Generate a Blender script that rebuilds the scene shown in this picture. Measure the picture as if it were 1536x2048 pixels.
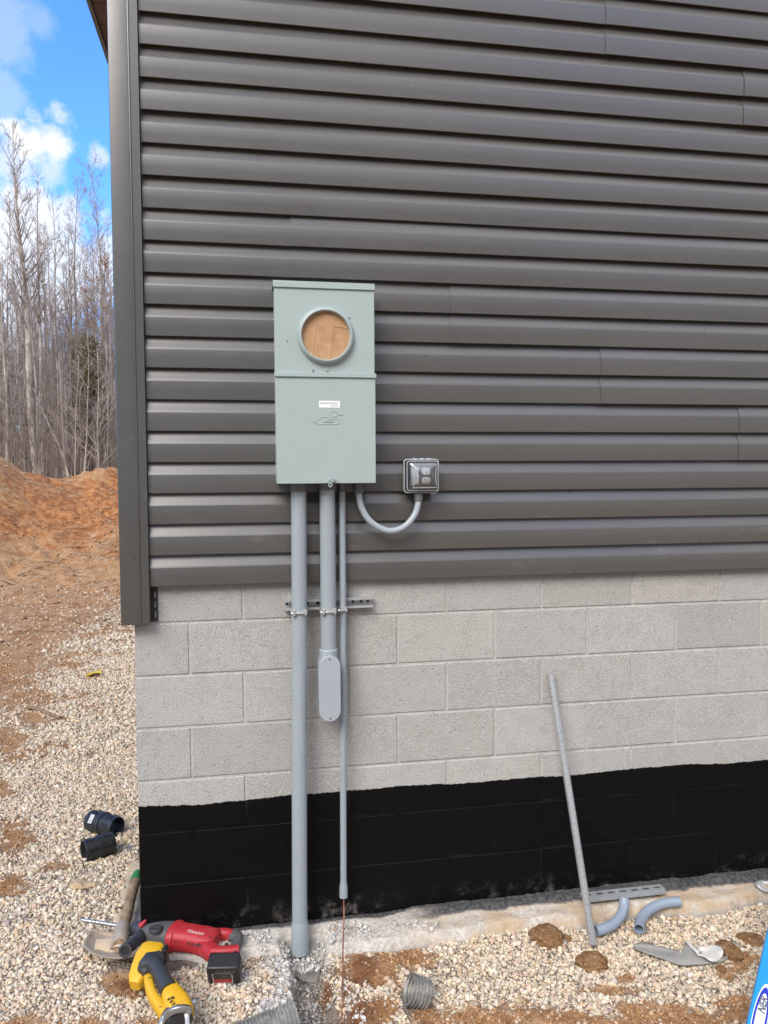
import bpy, bmesh, math, random
import numpy as np
from mathutils import Vector, Matrix, Euler

R_ = math.radians
rng = np.random.default_rng(7)
random.seed(7)
scn = bpy.context.scene
for o in list(bpy.data.objects):
    bpy.data.objects.remove(o)

# ------------------------------------------------------------------ camera
CAM = np.array([0.4289, -3.0133, 1.7769])
FPX = 1540.0
YAW, PITCH, ROLL = 0.1755, -0.0476, -0.0064
def cam_axes():
    cy, sy = math.cos(YAW), math.sin(YAW)
    f = np.array([sy*math.cos(PITCH), cy*math.cos(PITCH), math.sin(PITCH)])
    r = np.array([cy, -sy, 0.0]); u = np.cross(r, f)
    cr, sr = math.cos(ROLL), math.sin(ROLL)
    return np.array([cr*r+sr*u, -sr*r+cr*u, f])
AX = cam_axes()
cd = bpy.data.cameras.new('camera'); cam = bpy.data.objects.new('camera', cd)
scn.collection.objects.link(cam)
cd.sensor_fit = 'VERTICAL'; cd.sensor_height = 36.0; cd.lens = 36.0*FPX/2048.0
cd.clip_start = 0.05; cd.clip_end = 2000
m = Matrix.Identity(4)
for i in range(3):
    m[i][0] = AX[0][i]; m[i][1] = AX[1][i]; m[i][2] = -AX[2][i]; m[i][3] = CAM[i]
cam.matrix_world = m
scn.camera = cam
scn.render.resolution_x, scn.render.resolution_y = 768, 1024

# survey helpers: the real point on a level plane / upright plane seen at a spot of the photograph
def ray(px, py):
    return np.array([(px-768)/FPX, -(py-1024)/FPX, 1.0]) @ AX
def G(px, py, z=0.0):
    d = ray(px, py); return Vector(CAM + d*((z-CAM[2])/d[2]))
def W(px, py, y=0.0):
    d = ray(px, py); return Vector(CAM + d*((y-CAM[1])/d[1]))

# ------------------------------------------------------------------ world, sun, exposure
SUN_EL, SUN_AZ = R_(42), R_(214)          # azimuth clockwise from +Y
world = bpy.data.worlds.new('World'); scn.world = world; world.use_nodes = True
def build_world():
    nt = world.node_tree; N = nt.nodes; L = nt.links; N.clear()
    out = N.new('ShaderNodeOutputWorld'); bg = N.new('ShaderNodeBackground')
    sky = N.new('ShaderNodeTexSky'); sky.sky_type = 'NISHITA'; sky.sun_disc = False
    sky.sun_elevation = SUN_EL; sky.sun_rotation = SUN_AZ
    sky.air_density = 1.0; sky.dust_density = 0.35; sky.ozone_density = 2.2
    tc = N.new('ShaderNodeTexCoord')
    nz = N.new('ShaderNodeTexNoise'); nz.inputs['Scale'].default_value = 9; nz.inputs['Detail'].default_value = 9
    nz.inputs['Roughness'].default_value = 0.66
    L.new(tc.outputs['Generated'], nz.inputs['Vector'])
    nz2 = N.new('ShaderNodeTexNoise'); nz2.inputs['Scale'].default_value = 2.6; nz2.inputs['Detail'].default_value = 8
    nz2.inputs['Roughness'].default_value = 0.6
    L.new(tc.outputs['Generated'], nz2.inputs['Vector'])
    def mth(op, a, b=None, clamp=False):
        n = N.new('ShaderNodeMath'); n.operation = op; n.use_clamp = clamp
        for i, v in enumerate((a, b)):
            if v is None: continue
            if isinstance(v, (int, float)): n.inputs[i].default_value = v
            else: L.new(v, n.inputs[i])
        return n.outputs[0]
    def sm(v, lo, hi):
        n = N.new('ShaderNodeMapRange'); n.interpolation_type = 'SMOOTHSTEP'
        n.inputs[1].default_value = lo; n.inputs[2].default_value = hi
        L.new(v, n.inputs[0]); return n.outputs[0]
    total = None
    # cumulus puffs low over the wood: direction, angular size, strength
    for px, py, r, s in [(66, 288, .024, 1.0), (104, 282, .024, 1.0), (118, 228, .014, .85), (30, 330, .024, .7), (105, 340, .018, .6), (198, 312, .012, .6),
                         (60, 430, .042, .95), (120, 440, .030, .85), (0, 450, .045, .95), (215, 560, .045, .8), (110, 560, .06, .9), (-60, 620, .09, .9), (0, 760, .12, .7), (240, 800, .12, .6),
                         (10, 60, .030, .30), (80, 40, .02, .22), (5, 190, .022, .30), (20, 250, .015, .30)]:
        d = ray(px, py); d = d/np.linalg.norm(d)
        vm = N.new('ShaderNodeVectorMath'); vm.operation = 'DISTANCE'
        L.new(tc.outputs['Generated'], vm.inputs[0]); vm.inputs[1].default_value = d
        q = mth('DIVIDE', vm.outputs['Value'], r)
        q = mth('ADD', q, mth('MULTIPLY', mth('SUBTRACT', nz.outputs['Fac'], .5), 6.0))
        k = mth('MULTIPLY', mth('SUBTRACT', 1.0, sm(q, .25, 1.35)), s)
        total = k if total is None else mth('MAXIMUM', total, k)
    # broken cloud over the rest of the sky (behind the camera)
    sep = N.new('ShaderNodeSeparateXYZ'); L.new(tc.outputs['Generated'], sep.inputs[0])
    back = sm(mth('MULTIPLY', sep.outputs['Y'], -1.0), -.35, .35)
    gen = mth('MULTIPLY', sm(nz2.outputs['Fac'], .36, .54), back)
    mix = N.new('ShaderNodeMix'); mix.data_type = 'RGBA'
    L.new(total, mix.inputs[0])
    tint = N.new('ShaderNodeMix'); tint.data_type = 'RGBA'; tint.blend_type = 'MULTIPLY'; tint.inputs[0].default_value = 1
    tint.inputs[7].default_value = (SKY_TINT[0], SKY_TINT[1], SKY_TINT[2], 1)
    L.new(sky.outputs[0], tint.inputs[6])
    L.new(tint.outputs[2], mix.inputs[6]); mix.inputs[7].default_value = CLOUD
    mix2 = N.new('ShaderNodeMix'); mix2.data_type = 'RGBA'
    L.new(mth('MULTIPLY', gen, .92), mix2.inputs[0]); L.new(mix.outputs[2], mix2.inputs[6]); mix2.inputs[7].default_value = CLOUD_BACK
    L.new(mix2.outputs[2], bg.inputs['Color']); bg.inputs['Strength'].default_value = SKY_STR
    L.new(bg.outputs[0], out.inputs['Surface'])
SKY_STR = 0.12
SKY_TINT = (0.42, 0.76, 1.16)
CLOUD = (3.1, 3.2, 3.4, 1)
CLOUD_BACK = (5.5, 5.35, 5.2, 1)
build_world()
sd = bpy.data.lights.new('sun', 'SUN'); sun = bpy.data.objects.new('sun', sd); scn.collection.objects.link(sun)
sd.energy = 1.2; sd.angle = R_(32); sd.color = (1.0, 0.94, 0.86)
sdir = Vector((math.sin(SUN_AZ)*math.cos(SUN_EL), math.cos(SUN_AZ)*math.cos(SUN_EL), math.sin(SUN_EL)))
sun.rotation_euler = (-sdir).to_track_quat('-Z', 'Y').to_euler()
scn.view_settings.view_transform = 'Standard'; scn.view_settings.look = 'None'
scn.view_settings.gamma = 1.0; scn.view_settings.exposure = 1.46
scn.cycles.use_denoising = True
scn.cycles.max_bounces = 8; scn.cycles.transparent_max_bounces = 12
scn.cycles.diffuse_bounces = 3

# ------------------------------------------------------------------ materials
def mat(name):
    mm = bpy.data.materials.new(name); mm.use_nodes = True
    nt = mm.node_tree; return mm, nt, nt.nodes['Principled BSDF']
class NB:
    "small node builder"
    def __init__(s, nt): s.nt, s.N, s.L = nt, nt.nodes, nt.links
    def put(s, sock, v):
        if isinstance(v, (int, float)): sock.default_value = v
        elif isinstance(v, tuple): sock.default_value = v if len(v) != 3 or sock.type == 'VECTOR' else (*v, 1)
        else: s.L.new(v, sock)
    def m(s, op, a, b=0.0, clamp=False):
        n = s.N.new('ShaderNodeMath'); n.operation = op; n.use_clamp = clamp
        s.put(n.inputs[0], a); s.put(n.inputs[1], b); return n.outputs[0]
    def noise(s, scale, detail=4, rough=.55, vec=None, dist=0):
        n = s.N.new('ShaderNodeTexNoise'); n.inputs['Scale'].default_value = scale
        n.inputs['Detail'].default_value = detail; n.inputs['Roughness'].default_value = rough; n.inputs['Distortion'].default_value = dist
        if vec is not None: s.L.new(vec, n.inputs['Vector'])
        return n.outputs['Fac']
    def vor(s, scale, vec=None, feature='F1', out='Distance'):
        n = s.N.new('ShaderNodeTexVoronoi'); n.inputs['Scale'].default_value = scale; n.feature = feature
        if vec is not None: s.L.new(vec, n.inputs['Vector'])
        return n.outputs[out]
    def pos(s): return s.N.new('ShaderNodeNewGeometry').outputs['Position']
    def xyz(s, v):
        n = s.N.new('ShaderNodeSeparateXYZ'); s.L.new(v, n.inputs[0]); return n.outputs
    def scale(s, v, t):
        n = s.N.new('ShaderNodeVectorMath'); n.operation = 'MULTIPLY'; s.L.new(v, n.inputs[0]); n.inputs[1].default_value = t; return n.outputs[0]
    def ss(s, v, lo, hi, a=0.0, b=1.0):
        n = s.N.new('ShaderNodeMapRange'); n.interpolation_type = 'SMOOTHSTEP'
        s.put(n.inputs[0], v); s.put(n.inputs[1], lo); s.put(n.inputs[2], hi); n.inputs[3].default_value = a; n.inputs[4].default_value = b
        return n.outputs[0]
    def mix(s, f, a, b, blend='MIX'):
        n = s.N.new('ShaderNodeMix'); n.data_type = 'RGBA'; n.blend_type = blend
        s.put(n.inputs[0], f); s.put(n.inputs[6], a); s.put(n.inputs[7], b); return n.outputs[2]
    def attr(s, name):
        n = s.N.new('ShaderNodeAttribute'); n.attribute_name = name; return n.outputs
    def bump(s, h, strength, dist, bsdf, prev=None):
        n = s.N.new('ShaderNodeBump'); n.inputs['Strength'].default_value = strength; n.inputs['Distance'].default_value = dist
        s.L.new(h, n.inputs['Height'])
        if prev is not None: s.L.new(prev, n.inputs['Normal'])
        s.L.new(n.outputs[0], bsdf.inputs['Normal']); return n.outputs[0]
    def grey(s, v):
        n = s.N.new('ShaderNodeCombineColor'); [s.put(n.inputs[i], v) for i in range(3)]; return n.outputs[0]

def painted(name, col, rough=.5, var=.06, metal=0.0, bump=.0, bscale=200, dirt=0.0, dirtcol=(.35, .25, .16), spec=.5):
    mm, nt, b = mat(name); k = NB(nt)
    p = k.pos()
    n1 = k.noise(7, 5, .6, p); n2 = k.noise(60, 4, .6, p)
    f = k.m('ADD', k.m('MULTIPLY', k.m('SUBTRACT', n1, .5), var*2.2), k.m('MULTIPLY', k.m('SUBTRACT', n2, .5), var*1.2))
    f = k.m('ADD', f, 1.0)
    c = k.mix(1.0, (*col, 1), k.grey(f), 'MULTIPLY')
    if dirt:
        d = k.ss(k.noise(24, 6, .7, p), .62-.1*dirt, .80)
        c = k.mix(k.m('MULTIPLY', d, min(1, dirt)), c, (*dirtcol, 1))
    nt.links.new(c, b.inputs['Base Color'])
    k.put(b.inputs['Roughness'], k.m('ADD', rough, k.m('MULTIPLY', k.m('SUBTRACT', n2, .5), .25)))
    b.inputs['Metallic'].default_value = metal
    b.inputs['Specular IOR Level'].default_value = spec
    if bump: k.bump(k.noise(bscale, 3, .6, p), bump, .002, b)
    return mm

# vinyl siding: faint embossed grain, dust smears
def m_siding(name, col):
    mm, nt, b = mat(name); k = NB(nt); p = k.pos()
    grain = k.noise(1.0, 4, .6, k.scale(p, (6, 6, 420)))
    big = k.noise(1.3, 3, .5, p)
    smear = k.ss(k.noise(1.0, 6, .7, k.scale(p, (5, 5, 14))), .56, .80)
    z = k.xyz(p)[2]
    low = k.ss(z, 2.2, 1.3)
    specks = k.ss(k.vor(38, p), .10, .04)
    specks = k.m('MULTIPLY', specks, k.ss(k.noise(2.1, 2, .5, p), .60, .66))
    f = k.m('ADD', .90, k.m('MULTIPLY', big, .2))
    c = k.mix(1.0, (*col, 1), k.grey(f), 'MULTIPLY')
    c = k.mix(k.m('MULTIPLY', smear, k.m('ADD', .07, k.m('MULTIPLY', low, .16))), c, (.34, .31, .27, 1))
    c = k.mix(k.m('MULTIPLY', specks, .5), c, (.5, .47, .42, 1))
    nt.links.new(c, b.inputs['Base Color'])
    k.put(b.inputs['Roughness'], k.m('ADD', .23, k.m('MULTIPLY', k.noise(9, 4, .6, p), .14)))
    b.inputs['Specular IOR Level'].default_value = 1.0
    k.bump(grain, .10, .0015, b)
    return mm
M_SIDING = m_siding('vinyl_siding', (.083, .079, .073))
M_POST = m_siding('vinyl_trim', (.066, .063, .057))

# concrete block with black damp-proof coating low down
TAR_Z = .510
def m_block(name, mortar=False):
    mm, nt, b = mat(name); k = NB(nt); p = k.pos()
    fine = k.noise(260, 3, .65, p); mid = k.noise(90, 4, .6, p); big = k.noise(3.2, 4, .6, p)
    pits = k.ss(k.vor(150, p), .26, .10)
    pits = k.m('MULTIPLY', pits, k.ss(k.noise(28, 2, .5, p), .44, .60))
    if mortar:
        base = k.mix(big, (.50, .48, .455, 1), (.64, .62, .59, 1))
    else:
        a = k.attr('tint')
        base = k.mix(1.0, k.mix(big, (.385, .375, .352, 1), (.50, .49, .462, 1)), a['Color'], 'MULTIPLY')
    agg = k.ss(fine, .34, .68)
    c = k.mix(.50, base, k.mix(agg, (.17, .16, .145, 1), (.74, .725, .69, 1)))
    blot = k.ss(k.noise(11, 5, .7, p), .42, .68); c = k.mix(k.m('MULTIPLY', blot, .20), c, (.27, .255, .235, 1))
    c = k.mix(k.m('MULTIPLY', pits, .75), c, (.10, .095, .085, 1))
    stain = k.ss(k.noise(1.0, 6, .65, k.scale(p, (16, 16, 5))), .66, .76)
    c = k.mix(k.m('MULTIPLY', stain, .3), c, (.44, .30, .17, 1))
    X, Y, Z = k.xyz(p)
    edge = k.m('ADD', k.m('MULTIPLY', k.m('SUBTRACT', k.noise(60, 5, .7, p), .5), .018), k.m('MULTIPLY', k.m('SUBTRACT', k.noise(2.6, 2, .5, p), .5), .045))
    tz = k.m('ADD', Z, edge)
    tar = k.ss(tz, TAR_Z+.0025, TAR_Z-.0025)
    miss_glint = k.ss(k.noise(150, 3, .6, p), .64, .78)  # coating's sparkle painted as pale flecks; on joints, spots it missed
    if mortar: miss_glint = k.m('MULTIPLY', k.ss(k.noise(5, 3, .6, p), .50, .66), .18)
    dust = k.m('MULTIPLY', k.ss(Z, .11, .0), k.m('MULTIPLY', k.ss(k.noise(16, 6, .75, p), .47, .72), k.ss(k.noise(2.2, 2, .5, p), .40, .62)))
    scuff = k.m('MULTIPLY', k.ss(k.noise(1.0, 6, .7, k.scale(p, (9, 9, 22))), .68, .76), .35)
    tarc = k.mix(k.m('MULTIPLY', miss_glint, .40), (.0025, .0025, .0028, 1), (.12, .118, .11, 1))
    tarc = k.mix(k.m('MULTIPLY', scuff, .35), tarc, (.14, .13, .12, 1))
    tarc = k.mix(k.m('MULTIPLY', dust, .55), tarc, (.34, .31, .28, 1))
    c = k.mix(tar, c, tarc)
    nt.links.new(c, b.inputs['Base Color'])
    k.put(b.inputs['Roughness'], k.m('SUBTRACT', .92, k.m('MULTIPLY', tar, k.m('ADD', .38, k.m('MULTIPLY', k.noise(6, 5, .7, p), .34)))))
    k.put(b.inputs['Specular IOR Level'], k.m('SUBTRACT', .28, k.m('MULTIPLY', tar, .12)))
    h = k.m('ADD', k.m('MULTIPLY', fine, .5), k.m('SUBTRACT', k.m('MULTIPLY', mid, .7), k.m('MULTIPLY', pits, .9)))
    stroke = k.noise(1.0, 5, .65, k.scale(p, (40, 40, 90)))
    h = k.m('ADD', h, k.m('MULTIPLY', k.m('MULTIPLY', stroke, tar), .6))
    k.bump(h, .75, .005, b)
    return mm
M_BLOCK = m_block('concrete_block'); M_MORTAR = m_block('mortar', True)

M_METER = painted('meter_enamel', (.375, .450, .438), .42, .03, spec=.5)
M_METER_RING = painted('ring_enamel', (.36, .43, .42), .38, .03)
M_PVC = painted('grey_pvc', (.325, .372, .400), .36, .07, dirt=.6, dirtcol=(.42, .40, .37))
M_PVC_DK = painted('fitting_grey', (.15, .155, .16), .5, .06)
M_LB = painted('conduit_body_pvc', (.37, .41, .445), .42, .04, dirt=.25, dirtcol=(.45, .43, .40))
M_FLEX = painted('flexible_pvc', (.37, .415, .455), .34, .04)
M_BLUEPVC = painted('elbow_pvc', (.27, .325, .40), .38, .05, dirt=.5, dirtcol=(.42, .42, .42))
M_ZINC = painted('zinc_steel', (.55, .57, .575), .34, .16, metal=.5)
M_EMT = painted('galvanised_tube', (.47, .48, .48), .30, .07, metal=.5)
M_BOLT = painted('bolt_zinc', (.62, .63, .62), .3, .1, metal=.9)
M_DARKHOLE = painted('dark_inside', (.015, .015, .016), .8, .05)
M_COPPER = painted('copper_wire', (.38, .16, .10), .45, .15, metal=.5)
M_WHITE = painted('white_plastic', (.80, .80, .78), .4, .02)
M_LABEL = painted('label_white', (.85, .86, .87), .5, .01)
M_INK = painted('label_ink', (.07, .08, .10), .6, .02)
M_OUTLETBOX = painted('outlet_box_grey', (.10, .105, .11), .45, .05)
M_OUTPLATE = painted('outlet_plate_dark', (.055, .06, .065), .5, .05)
M_RED = painted('tool_red', (.40, .024, .032), .5, .14, dirt=.8, dirtcol=(.42, .20, .17), bump=.1)
M_TOOLGREY = painted('tool_grey_rubber', (.085, .085, .088), .6, .12, dirt=.4, dirtcol=(.24, .23, .22))
M_TOOLDARK = painted('tool_dark_rubber', (.035, .037, .040), .55, .12, dirt=.3, dirtcol=(.18, .17, .16))
M_BATT = painted('battery_black', (.016, .016, .017), .42, .1, dirt=.3, dirtcol=(.16, .15, .14))
M_YELLOW = painted('tool_yellow', (.72, .40, .012), .5, .12, dirt=.7, dirtcol=(.45, .27, .06))
M_STEEL = painted('tool_steel', (.45, .45, .44), .35, .15, metal=.9, dirt=.3, dirtcol=(.3, .22, .15))
M_BLACKPL = painted('black_poly', (.020, .021, .023), .38, .12, dirt=.25, dirtcol=(.18, .17, .15))
M_GREEN = painted('green_paint', (.02, .20, .055), .5, .1, dirt=.4, dirtcol=(.12, .16, .09))
M_FLANGE = painted('flange_dark', (.035, .034, .033), .5, .08)
M_SOFFIT = painted('soffit_brown', (.16, .10, .07), .6, .1)
M_FASCIA = painted('fascia_grey', (.20, .19, .175), .5, .05)
M_ROOF = painted('roof_shingle', (.06, .058, .055), .9, .2, bump=.5, bscale=60)
M_YLEAF = painted('yellow_leaf', (.70, .52, .06), .6, .15)
M_PLASTICBAG = painted('clear_sheet', (.55, .56, .55), .25, .1)

def m_bark(name, c1, c2, sc=30):
    mm, nt, b = mat(name); k = NB(nt); p = k.pos()
    n = k.noise(1.0, 5, .65, k.scale(p, (sc, sc, sc*.25))); n2 = k.noise(.7, 3, .5, p)
    c = k.mix(k.ss(n, .35, .65), (*c1, 1), (*c2, 1)); c = k.mix(1.0, c, k.grey(k.m('ADD', .75, k.m('MULTIPLY', n2, .5))), 'MULTIPLY')
    nt.links.new(c, b.inputs['Base Color']); b.inputs['Roughness'].default_value = .9; b.inputs['Specular IOR Level'].default_value = .2
    k.bump(n, .5, .01, b); return mm
M_BARK_PALE = m_bark('bark_pale', (.24, .205, .17), (.52, .47, .41), 9)
M_BARK_GREY = m_bark('bark_grey', (.20, .17, .15), (.42, .37, .33), 9)
M_BARK_DARK = m_bark('bark_dark', (.12, .10, .085), (.27, .23, .20), 9)
M_TWIG = m_bark('twigs_grey', (.24, .19, .165), (.41, .35, .315), 3)
M_TWIG_BR = m_bark('twigs_brown', (.19, .145, .12), (.33, .27, .23), 3)
M_CEDAR = m_bark('cedar_green', (.045, .046, .018), (.125, .108, .044), 2)
M_BEECH = m_bark('dry_leaf_orange', (.36, .17, .07), (.55, .30, .15), 3)
M_WOOD = m_bark('shovel_wood', (.20, .13, .075), (.40, .29, .18), 40)
M_STICK = m_bark('stick_wood', (.16, .10, .06), (.33, .22, .13), 30)
M_CHIP = m_bark('wood_chip', (.28, .18, .10), (.56, .43, .29), 8)

# ------------------------------------------------------------------ mesh helpers
class MB:
    def __init__(s): s.v, s.f = [], []
    def add(s, vs, fs):
        n = len(s.v); s.v += [tuple(v) for v in vs]; s.f += [tuple(i+n for i in f) for f in fs]; return s
    def box(s, x0, x1, y0, y1, z0, z1, M=None):
        vs = [Vector((x, y, z)) for x in (x0, x1) for y in (y0, y1) for z in (z0, z1)]
        if M is not None: vs = [M @ v for v in vs]
        return s.add(vs, [(0, 1, 3, 2), (4, 6, 7, 5), (0, 4, 5, 1), (2, 3, 7, 6), (0, 2, 6, 4), (1, 5, 7, 3)])
    def sweep(s, pts, rad, n=12, cap=True, up=None, e=2.0):
        "tube along pts; rad: list of r or (a, b) half sizes with superellipse exponent e"
        pts = [Vector(p) for p in pts]; m = len(pts)
        ts = []
        for i in range(m):
            t = pts[min(i+1, m-1)]-pts[max(i-1, 0)]
            ts.append(t.normalized() if t.length > 1e-9 else Vector((0, 0, 1)))
        u = Vector(up) if up is not None else (Vector((0, 0, 1)) if abs(ts[0].z) < .9 else Vector((1, 0, 0)))
        vs = []
        for i in range(m):
            t = ts[i]
            u2 = (u-t*u.dot(t)).normalized(); sd_ = t.cross(u2)
            if up is None: u = u2
            r = rad[i] if isinstance(rad, (list, tuple)) and not isinstance(rad, tuple) else rad
            a, b = r if isinstance(r, tuple) else (r, r)
            for j in range(n):
                th = 2*math.pi*j/n; c, sn = math.cos(th), math.sin(th)
                if e != 2.0:
                    c = math.copysign(abs(c)**(2/e), c); sn = math.copysign(abs(sn)**(2/e), sn)
                vs.append(pts[i]+sd_*(a*c)+u2*(b*sn))
        fs = [(i*n+j, i*n+(j+1) % n, (i+1)*n+(j+1) % n, (i+1)*n+j) for i in range(m-1) for j in range(n)]
        if cap: fs += [tuple(range(n-1, -1, -1)), tuple((m-1)*n+j for j in range(n))]
        return s.add(vs, fs)
    def hollow(s, pts, ro, ri, n=24):
        "open pipe with wall thickness"
        a = MB(); a.sweep(pts, ro, n, False); b = MB(); b.sweep(pts, ri, n, False)
        na = len(a.v); m = len(pts)
        fs = a.f+[tuple(na+i for i in reversed(f)) for f in b.f]
        for base in (0, (m-1)*n):
            for j in range(n):
                q = (base+j, base+(j+1) % n, na+base+(j+1) % n, na+base+j)
                fs.append(q if base else tuple(reversed(q)))
        return s.add(a.v+b.v, fs)
    def lathe(s, prof, M, n=40):
        "prof: list of (r, h) round local z"
        vs = [M @ Vector((r*math.cos(2*math.pi*j/n), r*math.sin(2*math.pi*j/n), h)) for r, h in prof for j in range(n)]
        return s.add(vs, [(i*n+j, i*n+(j+1) % n, (i+1)*n+(j+1) % n, (i+1)*n+j) for i in range(len(prof)-1) for j in range(n)])
    def prism(s, poly, M, d0, d1):
        n = len(poly)
        vs = [M @ Vector((x, y, d0)) for x, y in poly]+[M @ Vector((x, y, d1)) for x, y in poly]
        return s.add(vs, [tuple(range(n-1, -1, -1)), tuple(range(n, 2*n))]+[(i, (i+1) % n, n+(i+1) % n, n+i) for i in range(n)])
    def grid(s, rows):
        nr, nc = len(rows), len(rows[0])
        return s.add([v for r in rows for v in r], [(i*nc+j, i*nc+j+1, (i+1)*nc+j+1, (i+1)*nc+j) for i in range(nr-1) for j in range(nc-1)])

def mk(name, mb, mt, parent=None, smooth=35, bevel=0.0, seg=2, recenter=True):
    me = bpy.data.meshes.new(name); me.from_pydata([tuple(v) for v in mb.v], [], mb.f)
    bm = bmesh.new(); bm.from_mesh(me); bmesh.ops.recalc_face_normals(bm, faces=bm.faces); bm.to_mesh(me); bm.free()
    me.materials.append(mt)
    return mk_me(name, me, parent, smooth, bevel, seg, recenter)
def mk_me(name, me, parent=None, smooth=35, bevel=0.0, seg=2, recenter=True):
    o = bpy.data.objects.new(name, me); scn.collection.objects.link(o)
    if smooth and len(me.polygons):
        me.polygons.foreach_set('use_smooth', [True]*len(me.polygons)); me.set_sharp_from_angle(angle=R_(smooth))
    if recenter and len(me.vertices) and parent is None:
        co = np.empty(len(me.vertices)*3); me.vertices.foreach_get('co', co); co = co.reshape(-1, 3)
        c = Vector(((co[:, 0].min()+co[:, 0].max())/2, (co[:, 1].min()+co[:, 1].max())/2, co[:, 2].min()))
        me.transform(Matrix.Translation(-c)); o.location = c
    if parent is not None:
        o.parent = parent; o.matrix_parent_inverse = parent_world(parent).inverted()
    if bevel:
        md = o.modifiers.new('bevel', 'BEVEL'); md.width = bevel; md.segments = seg; md.limit_method = 'ANGLE'; md.angle_limit = R_(40); md.harden_normals = False
    return o
def parent_world(p):
    M = Matrix.Translation(p.location)
    while p.parent is not None:
        M = p.matrix_parent_inverse.copy() @ M; p = p.parent; M = Matrix.Translation(p.location) @ M
    return M
def tag(o, label=None, cat=None, group=None, kind=None):
    if label: o['label'] = label
    if cat: o['category'] = cat
    if group: o['group'] = group
    if kind: o['kind'] = kind
    return o
def thing(name, label, cat, loc, group=None):
    o = bpy.data.objects.new(name, None); scn.collection.objects.link(o); o.location = loc
    o.empty_display_size = .05
    return tag(o, label, cat, group)
def text_mesh(txt, size, M, depth=.0004, shear=0.0, align='CENTER', bold=0.0):
    cu = bpy.data.curves.new('lettering', 'FONT'); cu.body = txt; cu.size = size; cu.extrude = depth; cu.shear = shear; cu.offset = bold
    cu.align_x = align; cu.align_y = 'CENTER'
    ob = bpy.data.objects.new('lettering', cu); scn.collection.objects.link(ob)
    dg = bpy.context.evaluated_depsgraph_get()
    me = bpy.data.meshes.new_from_object(ob.evaluated_get(dg))
    bpy.data.objects.remove(ob); bpy.data.curves.remove(cu)
    me.transform(M); return me
def text(name, txt, size, M, mt, parent, **kw):
    me = text_mesh(txt, size, M, **kw); me.materials.clear(); me.materials.append(mt)
    return mk_me(name, me, parent, 0)
def frame(o, x, y):
    "matrix with origin o, local x, local y"
    x = Vector(x).normalized(); z = x.cross(Vector(y)).normalized(); y = z.cross(x)
    M = Matrix.Identity(4)
    for i in range(3): M[i][0], M[i][1], M[i][2], M[i][3] = x[i], y[i], z[i], Vector(o)[i]
    return M
FRONT = lambda x, y, z: frame((x, y, z), (1, 0, 0), (0, 0, 1))   # local z points out of the wall, to the viewer
def bez(pts, n=24):
    "smooth path (Catmull-Rom) through pts"
    P = [Vector(p) for p in pts]; P = [P[0]*2-P[1]]+P+[P[-1]*2-P[-2]]; out = []
    segs = len(P)-3; per = max(2, n//segs)
    for i in range(segs):
        p0, p1, p2, p3 = P[i:i+4]
        for j in range(per):
            t = j/per
            out.append(.5*((2*p1)+(p2-p0)*t+(2*p0-5*p1+4*p2-p3)*t*t+(3*p1-p0-3*p2+p3)*t**3))
    out.append(P[-2]); return out

def vnoise(x, y, s, seed=0):
    "value noise, numpy"
    x = np.asarray(x)*s; y = np.asarray(y)*s
    xi = np.floor(x).astype(np.int64); yi = np.floor(y).astype(np.int64); fx = x-xi; fy = y-yi
    def h(a, b):
        k = (a*374761393+b*668265263+seed*1442695041) & 0xffffffff
        k = ((k ^ (k >> 13))*1274126177) & 0xffffffff
        return ((k ^ (k >> 16)) & 0xffff)/65535.0
    u = fx*fx*(3-2*fx); v = fy*fy*(3-2*fy)
    return (h(xi, yi)*(1-u)+h(xi+1, yi)*u)*(1-v)+(h(xi, yi+1)*(1-u)+h(xi+1, yi+1)*u)*v
def fbm(x, y, s, o=4, seed=0):
    t = 0; a = .5; n = 0
    for i in range(o): t = t+a*vnoise(x, y, s*2**i, seed+i*17); n += a; a *= .55
    return t/n
def sstep(v, a, b):
    t = np.clip((v-a)/(b-a), 0, 1); return t*t*(3-2*t)

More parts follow.
